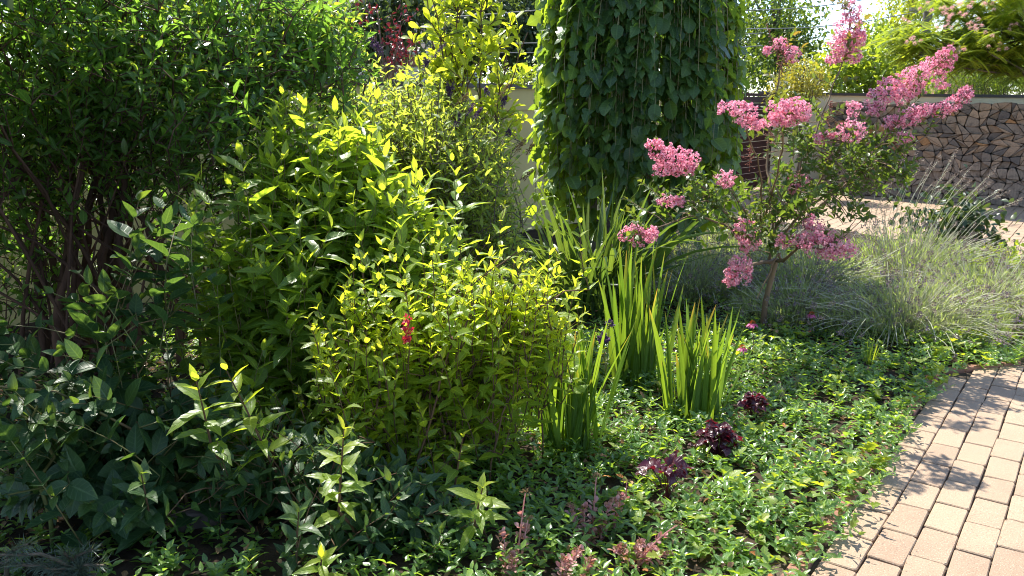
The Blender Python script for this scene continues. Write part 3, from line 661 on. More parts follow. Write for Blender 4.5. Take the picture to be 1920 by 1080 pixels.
# tall lime green shoots behind
t = thing('lime_leaved_shrub', 'upright shrub with backlit lime-yellow leaves rising above the wall', 'shrub', (-.35, 6.0, 0))
def lime(t):
    r = rng(43); ms, P_, D_, N_, L_, W_, rn, ag = MB(), [], [], [], [], [], [], []
    for (x, y, tw) in [(850, -70, 9), (800, -20, 7), (905, -60, 9), (780, 60, 5), (835, 40, 7), (880, 60, 8), (960, 30, 3), (905, 90, 6), (950, 100, 5), (865, 100, 6), (820, 110, 5), (935, 140, 5), (990, 60, 2), (800, -60, 6), (870, -10, 7)]:
        b = np.array([-.35 + r.normal(0, .25), 5.95 + r.normal(0, .12), 0]); T = at(x, y, 5.8 + r.normal(0, .15))
        c = curve(b, T, 16, .35, r, .01); ms.tube(c, np.linspace(.011, .003, 16), 6, r.random())
        for k in range(tw * 3):
            i = r.integers(6, 15); p = c[i]; dd = nrm(np.array([r.normal(0, .6), r.normal(0, .5), r.uniform(.3, 1)])); l_ = r.uniform(.06, .22)
            q = p + dd * l_; ms.tube([p, (p + q) / 2, q], [.0035, .003, .002], 4, r.random())
            kk = max(2, int(l_ / .035)); tt = np.linspace(.3, 1, kk)[:, None]; PP = p + (q - p) * tt
            for z in foliage_on(None, None, r, PP, np.tile(dd, (kk, 1)), dict(opp=False, ang=.75, sag=0, nj=.3)) * 2:
                P_.append(z[0]); D_.append(z[1] + r.normal(0, .3, 3)); N_.append(z[2]); s = r.uniform(.65, 1.1); L_.append(.10 * s); W_.append(.05 * s); rn.append(r.random()); ag.append(z[3] * r.random())
    n = len(P_); ml = MB(); ml.leaves(P_, D_, N_, np.array(L_), np.array(W_), np.array(rn), np.array(ag), 'obov', r.uniform(.1, .8, n), r.uniform(-.1, .35, n), .04)
    ms.build('stems', M['twig_brown'], t); ml.build('foliage', M['lime'], t)
lime(t)

# weeping tree with lobed leaves
def weeping():
    c = np.array([1.07, 7.6]); t = thing('weeping_tree', 'weeping tree with large lobed dark leaves hanging like a curtain', 'tree', (*c, 0)); r = rng(51)
    mt = MB(); tx = at(1112, 300, 7.6)[0]
    mt.tube([(tx, 7.55, -.02), (tx, 7.55, .8), (tx + .01, 7.56, 1.6), (tx + .05, 7.6, 2.5)], [.05, .045, .042, .05], 9)
    mt.build('stake', M['tang'], t)
    mt = MB(); b = np.array([c[0] + .12, c[1] + .05, -.02]); top = np.array([c[0], c[1], 2.75])
    mt.tube(curve(b, top, 10, .1, r, .03), np.linspace(.085, .06, 10), 9)
    mh = MB(); P_, D_, N_, L_, W_, rn, ag = [], [], [], [], [], [], []
    for i in range(350):
        az = (r.integers(0, 34) + .5) * 2 * pi / 34 + r.normal(0, .075); rx, ry = .84, .8; rad = r.uniform(.72, 1.03) if r.random() < .82 else r.uniform(.2, .7)
        zb = np.clip(r.normal(.82, .22), .35, 1.9)
        if r.random() < .16: zb += r.uniform(.3, .8)
        e = np.array([c[0] + math.cos(az) * rad * rx * .93, c[1] + math.sin(az) * rad * ry * .93, zb])
        sh = np.array([c[0] + math.cos(az) * rad * rx * .8, c[1] + math.sin(az) * rad * ry * .8, r.uniform(2.65, 3.35)])
        k = 22; tt = np.linspace(0, 1, k)[:, None]
        top_ = top + r.normal(0, .06, 3)
        P1 = top_ + (sh - top_) * tt + np.array([0, 0, .25]) * tt * (1 - tt) * 4
        P2 = sh + (e - sh) * tt + np.array([math.cos(az) * .12, math.sin(az) * .12, 0]) * np.sin(tt * pi) + np.array([r.normal(0, .08), r.normal(0, .08), 0]) * tt * tt
        if i % 4 == 0: mt.tube(P1[::3], np.linspace(.018, .006, 8), 5, r.random())
        mh.tube(np.concatenate([P1[-1:], P2[::2]]) + np.array([math.cos(az), math.sin(az), 0]) * (.04 if i % 14 == 0 else 0), np.linspace(.0045, .002, 12), 4, r.random())
        nl = int(np.linalg.norm(e - sh) / .09)
        for q in range(nl):
            u = (q + r.random()) / nl; p = P2[min(k - 1, int(u * k))]; a2 = az + r.normal(0, .9)
            o = np.array([math.cos(a2), math.sin(a2), 0]); d = o * r.uniform(.4, 1.0) + np.array([0, 0, -r.uniform(.3, 1.1)]) + r.normal(0, .2, 3)
            s = r.uniform(.4, 1.08)
            P_.append(p); D_.append(d); N_.append(o * .8 + np.array([0, 0, .7]) + r.normal(0, .3, 3)); L_.append(.155 * s); W_.append(.125 * s)
            rn.append(r.random()); ag.append(min(1, max(0, u - .75) * 2.6 * r.random() + (.75 * r.random() if abs(math.cos(az)) > .72 else 0)))  # young tint on the left and right sides stands in for backlight
    n = len(P_); ml = MB(); isl = r.random(n) < .75
    P_, D_, N_, L_, W_, rn, ag = map(np.array, (P_, D_, N_, L_, W_, rn, ag))
    for m_, tp, ws in ((isl, 'lobed', 1), (~isl, 'round', .95)):
        q = m_.sum(); ml.leaves(P_[m_], D_[m_], N_[m_], L_[m_], W_[m_] * ws, rn[m_], ag[m_], tp, r.uniform(0, .5, q), r.uniform(.05, .4, q), .04)
    mt.build('trunk', M['bark_grey'], t); mh.build('hanging_shoots', M['shoot_tan'], t); ml.build('foliage', M['mulb'], t)
weeping()

# sword-leaved clumps
def clump(name, label, cat, base, n, h, wid, seed, mat, lean=.22, arch=.06, fan=.14, group=None):
    r = rng(seed); t = thing(name, label, cat, (base[0], base[1], 0), group); mb = MB()
    for i in range(n):
        fa, fq = r.uniform(0, 2 * pi), 1.6 * fan * math.sqrt(r.random()); b = np.array([base[0] + fq * math.cos(fa), base[1] + fq * .65 * math.sin(fa), 0]); hh = h * r.uniform(.55, 1.05)
        a = r.uniform(0, 2 * pi); o = np.array([math.cos(a), math.sin(a), 0]); le = abs(r.normal(0, lean)) + .08 * (np.linalg.norm(b[:2] - base[:2]) > fan)
        k = 9; tt = np.linspace(0, 1, k)[:, None]
        oo = nrm(o + np.array([*(b[:2] - base[:2]), 0]) * 4)
        ar = arch * r.uniform(0, 2.2)
        P = b + np.array([0, 0, hh]) * (tt - ar * tt ** 3) + oo * hh * (le * tt + ar * 1.6 * tt ** 2.5)
        tl = tt[:, 0]; w_ = wid * r.uniform(.7, 1.15) * np.minimum(1, .55 + 1.6 * tl) * np.clip((1 - tl) / .38, 0, 1) ** .7
        mb.strap(P, np.maximum(w_, .0008), np.array([math.cos(a + 1.57), math.sin(a + 1.57), .0]) if r.random() < .5 else nrm(r.normal(size=3)), r.random(), r.uniform(.1, .4)); mb.age[-1] = np.tile(np.clip((tl - r.uniform(.8, 1.1)) * 5, 0, 1), 3)
    mb.build('leaves', M[mat], t); return t
clump('iris_clump', 'fan of sword leaves closest to the golden shrub', 'iris', (.27, 3.62), 72, .64, .027, 61, 'iris', .13, .02, .085, 'clumps of sword leaves')
clump('iris_clump', 'tallest clump of sword leaves, behind the two others', 'iris', (.70, 4.45), 54, .84, .029, 62, 'iris', .11, .02, .085, 'clumps of sword leaves')
clump('iris_clump', 'bright clump of sword leaves beside the maroon rosettes', 'iris', (.90, 4.0), 54, .64, .028, 63, 'iris', .11, .02, .08, 'clumps of sword leaves')
clump('arching_grass', 'large clump of narrow arching blades in front of the weeping tree', 'grass clump', (.60, 6.1), 170, 1.08, .032, 64, 'grassb', .30, .20, .2)
clump('arching_grass', 'smaller dark tuft of arching blades left of the large one', 'grass clump', (.08, 5.9), 50, .75, .028, 65, 'grassb', .4, .25, .2)
# purple flower by the iris
t = thing('purple_flower', 'dark purple flower head beside the sword leaves', 'flower', ground(1130, 740))
r = rng(66); mb = MB(); q = at(1131, 635, 4.1); petals(mb, r, q, .022, 60, .02, 0, (1, 1, .8)); q2 = at(1143, 607, 4.1); petals(mb, r, q2, .012, 26, .018, 0, (1, 1, 1.4)); mb.build('bloom', M['purp'], t)
mb = MB(); g = np.array([q[0] + .01, 4.15, 0]); mb.tube([g, (g + q) / 2 + np.array([.02, 0, 0]), q], [.004, .0035, .003], 5); mb.build('stem', M['twig_green'], t); mb = MB(); mb.tube([(g + q) / 2 + np.array([.02, 0, 0]), q2], [.003, .002], 5); mb.build('stem', M['twig_green'], t)

# ------------------------------------------------------------------ crape myrtle
def myrtle():
    r = rng(71); B0 = np.array([1.74, 5.71, -.02]); t = thing('crape_myrtle', 'small tree with pink ruffled flower clusters on spreading branches', 'tree', B0)
    CL = [(1372, 203, 4.3, 25, 16), (1394, 212, 4.3, 25, 19), (1412, 234, 4.3, 20, 11), (1438, 230, 4.35, 18, 12), (1468, 208, 4.35, 30, 22), (1492, 205, 4.35, 24, 20), (1505, 215, 4.35, 16, 12), (1470, 222, 4.35, 30, 14),
          (1597, 20, 5.7, 16, 24), (1588, 55, 5.7, 24, 26), (1580, 85, 5.7, 24, 24), (1572, 102, 5.7, 18, 16), (1600, 72, 5.7, 24, 18), (1612, 70, 5.7, 14, 12), (1601, 106, 5.7, 14, 12), (1558, 112, 5.7, 12, 8),
          (1465, 82, 5.2, 14, 10), (1486, 101, 5.2, 14, 14), (1438, 95, 5.2, 6, 6),
          (1645, 185, 5.5, 23, 20), (1668, 168, 5.5, 25, 23), (1690, 178, 5.5, 21, 20), (1640, 205, 5.5, 16, 11), (1700, 150, 5.5, 20, 16), (1722, 140, 5.55, 23, 20), (1712, 165, 5.55, 23, 15), (1748, 122, 5.6, 20, 18), (1772, 112, 5.6, 18, 18), (1780, 98, 5.6, 10, 11), (1766, 155, 5.6, 15, 10), (1765, 128, 5.6, 18, 11),
          (1765, 205, 5.4, 15, 15), (1785, 195, 5.4, 18, 15), (1805, 182, 5.4, 16, 16), (1815, 172, 5.4, 10, 11), (1752, 205, 5.4, 8, 13),
          (1675, 228, 5.35, 20, 13), (1698, 222, 5.35, 21, 16), (1718, 212, 5.35, 16, 15), (1732, 204, 5.35, 13, 13),
          (1595, 247, 5.2, 28, 22), (1600, 203, 5.3, 15, 16), (1697, 257, 5.3, 17, 11), (1535, 262, 5.2, 11, 10), (1557, 252, 5.2, 8, 7),
          (1240, 283, 4.85, 26, 20), (1262, 300, 4.85, 34, 24), (1292, 296, 4.85, 22, 18), (1250, 318, 4.85, 26, 16), (1285, 315, 4.85, 22, 14), (1224, 272, 4.85, 12, 10), (1360, 336, 4.9, 20, 17), (1252, 378, 4.8, 20, 12), (1272, 378, 4.8, 12, 10),
          (1178, 440, 4.7, 20, 14), (1203, 444, 4.7, 26, 18), (1222, 440, 4.7, 14, 14), (1192, 428, 4.7, 12, 8),
          (1500, 345, 5.3, 24, 20), (1485, 352, 5.3, 14, 12), (1397, 435, 5.0, 24, 26), (1405, 455, 5.0, 20, 20), (1384, 492, 4.9, 22, 14), (1384, 515, 4.9, 28, 24), (1372, 525, 4.9, 16, 14),
          (1470, 453, 5.05, 16, 14), (1505, 450, 5.05, 24, 16), (1535, 460, 5.05, 34, 24), (1570, 462, 5.05, 26, 20), (1592, 470, 5.05, 14, 12), (1525, 418, 5.1, 20, 16), (1540, 440, 5.05, 24, 16), (1555, 476, 5.05, 24, 10)]
    mt = MB(); fork = np.array([1.78, 5.66, .53]); trunk = [B0, B0 + np.array([.005, 0, .25]), fork]; mt.tube(trunk, [.023, .019, .018], 9)
    tips = {}
    limbs = [[(1440, 495, 5.6), (1448, 450, 5.55), (1452, 400, 5.5), (1450, 350, 5.45)], [(1398, 500, 5.3), (1390, 520, 4.95)], [(1405, 480, 5.35), (1398, 445, 5.0)], [(1380, 430, 5.3), (1300, 400, 5.0), (1200, 440, 4.7)], [(1400, 430, 5.35), (1340, 380, 5.05), (1265, 378, 4.8)], [(1340, 370, 5.1), (1260, 315, 4.85)], [(1400, 400, 5.3), (1360, 345, 4.9)],
             [(1425, 440, 5.5), (1430, 330, 4.9), (1395, 230, 4.3)], [(1430, 420, 5.5), (1460, 320, 4.9), (1475, 215, 4.35)], [(1435, 300, 5.3), (1455, 180, 5.25), (1470, 90, 5.2)],
             [(1450, 440, 5.55), (1500, 330, 5.5), (1540, 220, 5.6), (1590, 90, 5.7), (1597, 15, 5.7)], [(1455, 460, 5.55), (1510, 390, 5.4), (1600, 330, 5.35), (1690, 225, 5.35)], [(1500, 400, 5.4), (1560, 300, 5.3), (1597, 250, 5.2)],
             [(1500, 420, 5.5), (1580, 350, 5.5), (1660, 270, 5.5), (1730, 145, 5.55), (1780, 100, 5.6)], [(1600, 330, 5.4), (1700, 290, 5.4), (1790, 195, 5.4)], [(1470, 490, 5.4), (1500, 460, 5.1), (1560, 470, 5.05)], [(1470, 400, 5.4), (1500, 350, 5.3)], [(1640, 270, 5.5), (1650, 190, 5.5)], [(1460, 470, 5.5), (1420, 560, 5.4)]]
    allp = []; seen = [fork]
    for li, lb in enumerate(limbs):
        Q = np.array([at(*q) for q in lb]); nb = fork if li in (0, 1, 15) or not allp else None
        if nb is None:
            cat_ = np.concatenate(allp); nb = cat_[(np.linalg.norm(cat_ - Q[0], axis=1) + .8 * np.maximum(0, cat_[:, 2] - Q[0][2])).argmin()]
        K = np.concatenate([[nb], Q]); s = np.linspace(0, len(K) - 1, 5 * len(K)); c = np.stack([np.interp(s, np.arange(len(K)), K[:, j]) for j in range(3)], 1)
        for _ in range(3): c[1:-1] = (c[:-2] + c[1:-1] * 2 + c[2:]) / 4
        c[1:-1] += r.normal(0, .004, (len(c) - 2, 3)); mt.tube(c, np.linspace(.015 if nb is fork else .0095, .003, len(c)), 7, r.random()); allp.append(c)
    cat_ = np.concatenate(allp)
    # leafy twigs along the limbs, plus denser spots
    P_, D_, N_, L_, W_, rn, ag = [], [], [], [], [], [], []
    starts = [cat_[i] for i in r.integers(0, len(cat_), 170)] + list(inblob(r, [(1490, 330, 5.3, 110, 90, .4, 2), (1620, 320, 5.3, 110, 70, .35, 1.6), (1420, 400, 5.2, 90, 60, .35, 1.3), (1310, 390, 4.95, 100, 40, .25, 1.0), (1600, 400, 5.3, 60, 35, .3, .7), (1500, 240, 5.3, 50, 90, .3, .8), (1440, 440, 5.2, 60, 40, .3, .7), (1440, 250, 4.4, 70, 30, .2, .5), (1620, 340, 5.4, 80, 50, .25, 1.2)], 240, .5))
    for s in starts:
        if s[2] < .62: continue
        pz = (s - np.array([0, 0, CAM_H])); qx = 960 + FPX * (pz @ RX) / (pz @ F0); qy = 540 - FPX * (pz @ UP) / (pz @ F0)
        if qx < 1450 and 1355 < qx and 235 < qy < 365 and r.random() < .8: continue
        d = nrm(np.array([r.normal(0, .6), r.normal(0, .6), r.uniform(.1, .9)])); l_ = r.uniform(.07, .19); e = s + d * l_; k = max(3, int(l_ / .022))
        nb = cat_[np.linalg.norm(cat_ - s, axis=1).argmin()]
        mt.tube([nb, (nb + s) / 2 + np.array([0, 0, .01]), s, e], [.003, .0028, .0025, .0012], 4, r.random())
        PP = s + (e - s) * np.linspace(.1, 1, k)[:, None]; tw = r.random(); hi = np.clip((s[2] - 1.35) / .5, 0, 1)
        for z in foliage_on(None, None, r, PP, np.tile(d, (k, 1)), dict(opp=True, ang=1.0, sag=-.05, nj=.35)):
            u = r.uniform(.6, 1.1); P_.append(z[0]); D_.append(z[1]); N_.append(z[2]); L_.append(.054 * u); W_.append(.031 * u); rn.append(.5 * tw + .5 * r.random()); ag.append(np.clip(hi * .8 * r.random() + .5 * max(0, z[3] - .8) * 5 * tw * .5, 0, 1))
    n = len(P_); ml = MB(); ml.leaves(P_, D_, N_, np.array(L_), np.array(W_), np.array(rn), np.array(ag), 'ovate', r.uniform(.1, .6, n), r.uniform(0, .35, n), .04)
    # flower clusters: neighbouring lobes form one panicle
    CLa = np.array(CL, float); W3 = np.array([at(q[0], q[1], q[2]) for q in CL]); grp = -np.ones(len(CL), int); g = 0
    for i in range(len(CL)):
        if grp[i] >= 0: continue
        stack = [i]; grp[i] = g
        while stack:
            a = stack.pop()
            for b in range(len(CL)):
                if grp[b] < 0 and np.linalg.norm(W3[a] - W3[b]) < .115 and (grp == g).sum() < 6: grp[b] = g; stack.append(b)
        g += 1
    for k in range(g):
        mb = MB()
        for i in np.where(grp == k)[0]:
            m = CLa[i, 2] / FPX; rx, rz = CLa[i, 3] * m, CLa[i, 4] * m
            nf = int(14 + 8200 * rx * rz)
            d = nrm(r.normal(size=(nf, 3))); fc = W3[i] + d * np.array([rx, (rx + rz) * .5, rz]) * (r.uniform(.62, 1.05, (nf, 1)))
            q = 9; dd = np.repeat(d, q, 0); pd = nrm(r.normal(size=(nf * q, 3)) + dd * .55); P = np.repeat(fc, q, 0) + pd * .004
            sh = np.repeat(r.random(nf), q)
            mb.leaves(P, pd, dd + r.normal(0, .7, (nf * q, 3)), .0125 * r.uniform(.7, 1.3, nf * q), .013 * r.uniform(.7, 1.3, nf * q), np.clip(.6 * sh + .4 * r.random(nf * q), 0, 1), np.clip(.9 * (r.random(nf * q) > .85), 0, 1), 'lo', .5, .35)
            nb = cat_[np.linalg.norm(cat_ - W3[i], axis=1).argmin()]; mt.tube([nb, (nb + W3[i]) / 2 - np.array([0, 0, .01]), W3[i]], [.003, .0025, .002], 4)
        mb.build('flower_cluster', M['pink'], t)
    for (x0, y0, x1, y1, Y) in [(1468, 135, 1437, 45, 5.2), (1475, 115, 1458, 80, 5.2), (1405, 312, 1408, 275, 5.0), (1550, 232, 1558, 190, 5.3), (1588, 85, 1603, 0, 5.7), (1765, 110, 1788, 80, 5.6), (1805, 190, 1822, 160, 5.4), (1445, 260, 1452, 250, 5.1), (1680, 275, 1668, 255, 5.3), (1395, 222, 1365, 205, 4.95), (1475, 230, 1500, 190, 5.05)]:
        a, b = at(x0, y0, Y), at(x1, y1, Y); mb = MB(); mb.tube([a, b], [.0025, .0015], 4); nb_ = 46
        tt = r.random(nb_)[:, None]; off = r.normal(0, .024, (nb_, 3)) * (1.15 - tt); P = a + (b - a) * tt + off
        for p, o, u in zip(P, off, tt): mb.tube([p - o, p - np.array([0, 0, .003])], .0009, 3)
        ico = nrm(np.array([(0, 0, 1), (1, 0, 0), (0, 1, 0), (-1, 0, 0), (0, -1, 0), (0, 0, -1)], float)); fi = np.array([(0, 1, 2), (0, 2, 3), (0, 3, 4), (0, 4, 1), (5, 2, 1), (5, 3, 2), (5, 4, 3), (5, 1, 4)])
        for p in P: mb.add(p + ico * r.uniform(.003, .0052), fi, np.tile([0, 1, r.random()], (6, 1)))
        mb.build('bud_cluster', M['bud'], t)
    mt.build('trunk', M['bark_tan'], t); ml.build('foliage', M['myrt'], t)
myrtle()

# ------------------------------------------------------------------ lavender
def lavender(name, label, c, rx, ry, h, n, seed, lean=(0, 0), floppy=.5, green=.5, spike_len=.05, stem_up=1.0):
    r = rng(seed); t = thing(name, label, 'lavender', (c[0], c[1], 0), 'lavender bushes'); ms, mf, ml = MB(), MB(), MB(); c = np.array([*c, 0.0])
    SP = []; SD = []
    for i in range(n):
        a = r.uniform(0, 2 * pi); q = math.sqrt(r.random()); o = np.array([math.cos(a) * rx * q, math.sin(a) * ry * q, 0])
        b = c + o * .35; hh = h * (1 - .35 * q * q) * r.uniform(.75, 1.2) * stem_up
        fl = floppy * r.uniform(.2, 1.2) * q
        e = c + o * (1 + .35 * r.random()) + np.array([lean[0] * hh, lean[1] * hh, hh * (1 - .6 * fl)]) + r.normal(0, .075, 3) + np.array([-o[1], o[0], 0]) * r.normal(0, .45) * floppy
        e[2] = max(e[2], .05)
        k = 6; tt = np.linspace(0, 1, k)[:, None]
        P = b + (e - b) * tt + np.array([0, 0, hh * .45 * fl]) * np.sin(tt * pi) ; rr = r.uniform(.0019, .0034)
        ms.tube(P, np.linspace(rr * 1.1, rr * .8, k), 3, r.random())
        if r.random() < .6:
            SP.append(P[-1]); SD.append(nrm(P[-1] - P[-2]))
    nl = int(n * 11); a = r.uniform(0, 2 * pi, nl); q = np.sqrt(r.random(nl)); hz = r.random(nl)
    P = c + np.stack([np.cos(a) * rx * q, np.sin(a) * ry * q, h * .9 * hz * (1 - .5 * q ** 2)], 1)
    D = nrm(np.stack([np.cos(a) * q * .6, np.sin(a) * q * .6, np.ones(nl) * .9], 1) + r.normal(0, .35, (nl, 3)))
    ml.leaves(P, D, r.normal(size=(nl, 3)), r.uniform(.04, .085, nl), r.uniform(.005, .0095, nl), r.random(nl), green * r.random(nl), 'lo', .3, .15)
    SP, SD = np.array(SP), np.array(SD)
    for s, d in zip(SP, SD):
        k = 18; tt = r.random(k)[:, None]; L_ = spike_len * r.uniform(.7, 1.3); o = nrm(r.normal(size=(k, 3)))
        mf.leaves(s + d * L_ * (tt - .5) + o * .006, o + d * .8, r.normal(size=(k, 3)), r.uniform(.011, .017, k), .011, r.random(k), (r.random(k) > .7) * r.random(), 'lo', .4, .1)
    ms.build('stems', M['lavst'], t); ml.build('foliage', M['laven'], t); mf.build('flower_spikes', M['lavfl'], t)
lavender('lavender_bush', 'grey spent lavender sprawling over the edge of the paving', (2.75, 5.75), .68, .5, .38, 460, 81, (.05, -.25), 1.0, .2)
lavender('lavender_bush', 'grey spent lavender at the right edge of the photo', (3.55, 6.25), .66, .55, .40, 440, 82, (.15, -.2), 1.0, .25)
lavender('lavender_bush', 'green upright lavender with tall leaning spikes before the firewood', (3.35, 7.15), .62, .55, .60, 300, 83, (.15, -.05), .6, .9, .055)
lavender('lavender_bush', 'green lavender right behind the trunk of the flowering tree', (2.35, 6.75), .62, .5, .48, 430, 84, (.05, -.1), .8, .7)
lavender('lavender_bush', 'bluish lavender left of the trunk of the flowering tree', (1.45, 6.75), .55, .5, .40, 380, 85, (-.05, -.1), .8, .3)
lavender('lavender_bush', 'low lavender in front of the paved strip and far from the camera', (2.2, 8.2), .7, .5, .42, 330, 86, (.1, 0), .7, .5)
lavender('lavender_bush', 'lavender between the trunk and the sprawling grey one', (2.05, 6.0), .45, .4, .30, 260, 87, (.1, -.2), 1.0, .3)
lavender('lavender_bush', 'bright green low lavender on the far right corner of the bed', (4.05, 7.4), .5, .5, .34, 280, 88, (.2, -.1), .9, .9)
def tallspikes():
    r = rng(89); t = thing('lavender_bush', 'thin group of tall pale lavender spikes leaning right before the firewood', 'lavender', (3.5, 7.3, 0), 'lavender bushes'); ms = MB()
    for (x, y) in [(1693, 300), (1715, 295), (1725, 305), (1742, 315), (1757, 303), (1785, 298), (1777, 318), (1788, 290), (1800, 340), (1815, 320), (1812, 345), (1840, 345), (1860, 325), (1850, 348), (1870, 360), (1808, 352), (1790, 330), (1760, 340), (1735, 335), (1718, 325), (1700, 340), (1655, 335), (1668, 345), (1912, 375), (1895, 385), (1880, 365), (1770, 350), (1748, 345), (1825, 362), (1660, 365)]:
        e = at(x, y, 7.25 + r.normal(0, .15)); b = at(1720 + (x - 1750) * .7 - 25, 450 + r.normal(0, 8), 7.2); d0 = (e - b)
        k = 7; tt = np.linspace(0, 1, k)[:, None]; P = b + d0 * tt + np.array([-.03, 0, .05]) * np.sin(tt * pi); g = np.array([b[0] - .05 + r.normal(0, .05), 7.25, 0])
        ms.tube(np.concatenate([[g], P]), .0021, 4, r.random()); d = nrm(P[-1] - P[-2]); k = 60; L_ = r.uniform(.08, .15); tt = r.random(k)[:, None]; o = nrm(r.normal(size=(k, 3)))
        mf = MB(); mf.leaves(P[-1] + d * L_ * (tt - .6) + o * .008, o + d * .8, r.normal(size=(k, 3)), r.uniform(.010, .017, k), .011, r.random(k), 0, 'lo', .4, .1); mf.build('flower_spike', M['lavfl'], t)
    ms.build('stems', M['lavst'], t)
tallspikes()

# dark mound with big leaves behind the lavender
t = thing('leafy_mound', 'dark green leafy mound behind the lavender spikes', 'shrub', (4.45, 8.5, 0))
crown(t, 91, [(1770, 430, 8.4, 75, 45, .4, 1), (1810, 425, 8.4, 50, 35, .3, .6)], 900, .10, .06, 'fardark', 'ovate', name='foliage')
t = thing('ground_ivy', 'bright low leafy patch on the corner of the bed by the right edge', 'plant', (4.2, 7.6, 0))
crown(t, 92, [(1860, 490, 7.4, 70, 12, .3, 1), (1900, 480, 7.6, 40, 10, .2, .5)], 500, .06, .04, 'straw', 'ovate', name='foliage')

# coneflowers
def coneflower(label, px, py, gx, gy, R_, seed):
    r = rng(seed); g = ground(gx, gy); h = at(px, py, g[1]); t = thing('coneflower', label, 'flower', (g[0], g[1], 0), 'coneflowers')
    mb = MB(); mb.tube([g, (g + h) / 2 + np.array([.01, 0, 0]), h], [.0035, .003, .003], 5); mb.build('stem', M['twig_green'], t)
    n = 15; a = np.arange(n) * 2 * pi / n + r.normal(0, .08, n); D = np.stack([np.cos(a), np.sin(a), -.35 + r.normal(0, .1, n)], 1)
    mb = MB(); mb.leaves(h + D * .008, D, np.tile([0, 0, 1.], (n, 1)), R_ * r.uniform(.85, 1.1, n), .013, r.random(n), 0, 'lance', .2, .25); mb.build('petals', M['magenta'], t)
    mb = MB(); m = 110; z = r.random(m); a = r.uniform(0, 6.28, m); q = np.sqrt(1 - z ** 2); d = np.stack([np.cos(a) * q, np.sin(a) * q, z], 1)
    mb.leaves(h + d * np.array([.012, .012, .014]), d, r.normal(size=(m, 3)), .007, .005, r.random(m), 0, 'lo', .3, 0); mb.build('cone', M['cone'], t)
    if R_ > .03:
        mb = MB(); k = 5; P = g + (h - g) * np.linspace(.15, .6, k)[:, None]; a = r.uniform(0, 6.28, k); D = np.stack([np.cos(a), np.sin(a), np.full(k, .3)], 1)
        mb.leaves(P, D, np.tile([0, 0, 1.], (k, 1)), .07, .022, r.random(k), 0, 'lance', .3, .3); mb.build('leaves', M['weigd'], t)
coneflower('magenta coneflower with orange centre beside the trunk of the flowering tree', 1411, 606, 1408, 680, .038, 95)
coneflower('smaller coneflower below, nearer to the sword leaves', 1392, 652, 1396, 705, .033, 96)
coneflower('pale coneflower in front of the lavender, right of the trunk', 1522, 589, 1524, 640, .034, 97)

# maroon rosettes
def rosette(label, px, py, rad, n, seed, size):
    r = rng(seed); g = ground(px, py); t = thing('maroon_rosette', label, 'plant', (g[0], g[1], 0), 'maroon leaved plants'); mb = MB(); ms = MB(); b = np.array([g[0], g[1], .01])
    a = r.uniform(0, 2 * pi, n); q = r.uniform(.3, 1, n); e = b + np.stack([np.cos(a) * rad * q, np.sin(a) * rad * q, .09 + .09 * (1.1 - q) + r.normal(0, .012, n)], 1)
    for p in e: ms.tube([b, (b + p) / 2 + np.array([0, 0, .02]), p], [.002, .002, .0018], 4)
    D = np.stack([np.cos(a), np.sin(a), r.uniform(-.3, .6, n)], 1) + r.normal(0, .25, (n, 3))
    mb.leaves(e - nrm(D) * .02, D, np.stack([np.cos(a) * -.2, np.sin(a) * -.2, np.ones(n)], 1) + r.normal(0, .35, (n, 3)), size * r.uniform(.7, 1.2, n), size * r.uniform(.8, 1.15, n), r.random(n), 0, 'lobed', r.uniform(.1, .6, n), r.uniform(.1, .5, n), .12)
    ms.build('stems', M['heuch'], t); mb.build('leaves', M['heuch'], t)
rosette('largest and fullest maroon rosette below the bright sword leaves', 1342, 868, .09, 56, 101, .055)
rosette('maroon rosette farthest back, right of the sword leaves', 1410, 800, .07, 30, 102, .048)
rosette('sparse maroon plant with few separate leaves nearest the camera', 1250, 945, .12, 13, 103, .07)

# stonecrop
def stonecrop(label, px, py, stems, seed):
    r = rng(seed); g = ground(px, py); t = thing('stonecrop', label, 'plant', (g[0], g[1], 0), 'pink stonecrops'); ms, ml = MB(), MB()
    for (x, y, lx, ly, leafy) in stems:
        b = ground(lx, ly); e = at(x, y, b[1] - .02 + r.normal(0, .03)); k = 9; tt = np.linspace(0, 1, k)[:, None]; P = b + (e - b) * tt + np.array([0, 0, .02]) * tt * (1 - tt) * 4; D = nrm(np.gradient(P, axis=0))
        ms = MB(); ms.tube(P, np.linspace(.0035, .002, k), 6, r.random()); ms.build('stem', M['sedum'], t)
        kk = int(leafy); PP = P[1:1 + kk] if kk < k - 1 else P[1:]; DD = D[1:1 + len(PP)]
        z = foliage_on(None, None, r, np.repeat(PP, 2, 0) + r.normal(0, .004, (2 * len(PP), 3)), np.repeat(DD, 2, 0), dict(opp=True, ang=1.1, sag=0, nj=.3)); n = len(z)
        if n: ml.leaves([q[0] for q in z], [q[1] for q in z], [q[2] for q in z], (.027) * r.uniform(.7, 1.15, n), .019 * r.uniform(.8, 1.15, n), r.random(n), .6 * (r.random(n) > .8), 'obov', r.uniform(.2, .7, n), r.uniform(-.2, .3, n))
        mf = MB(); m = 46; d = nrm(r.normal(size=(m, 3))); d[:, 2] = np.abs(d[:, 2]); mf.leaves(e + d * np.array([.018, .018, .014]) * r.uniform(.4, 1, (m, 1)), d, r.normal(size=(m, 3)), .007, .006, r.random(m), 0, 'lo', .4, 0); mf.build('seed_head', M['spent'], t)
    ml.build('leaves', M['sedum'], t)
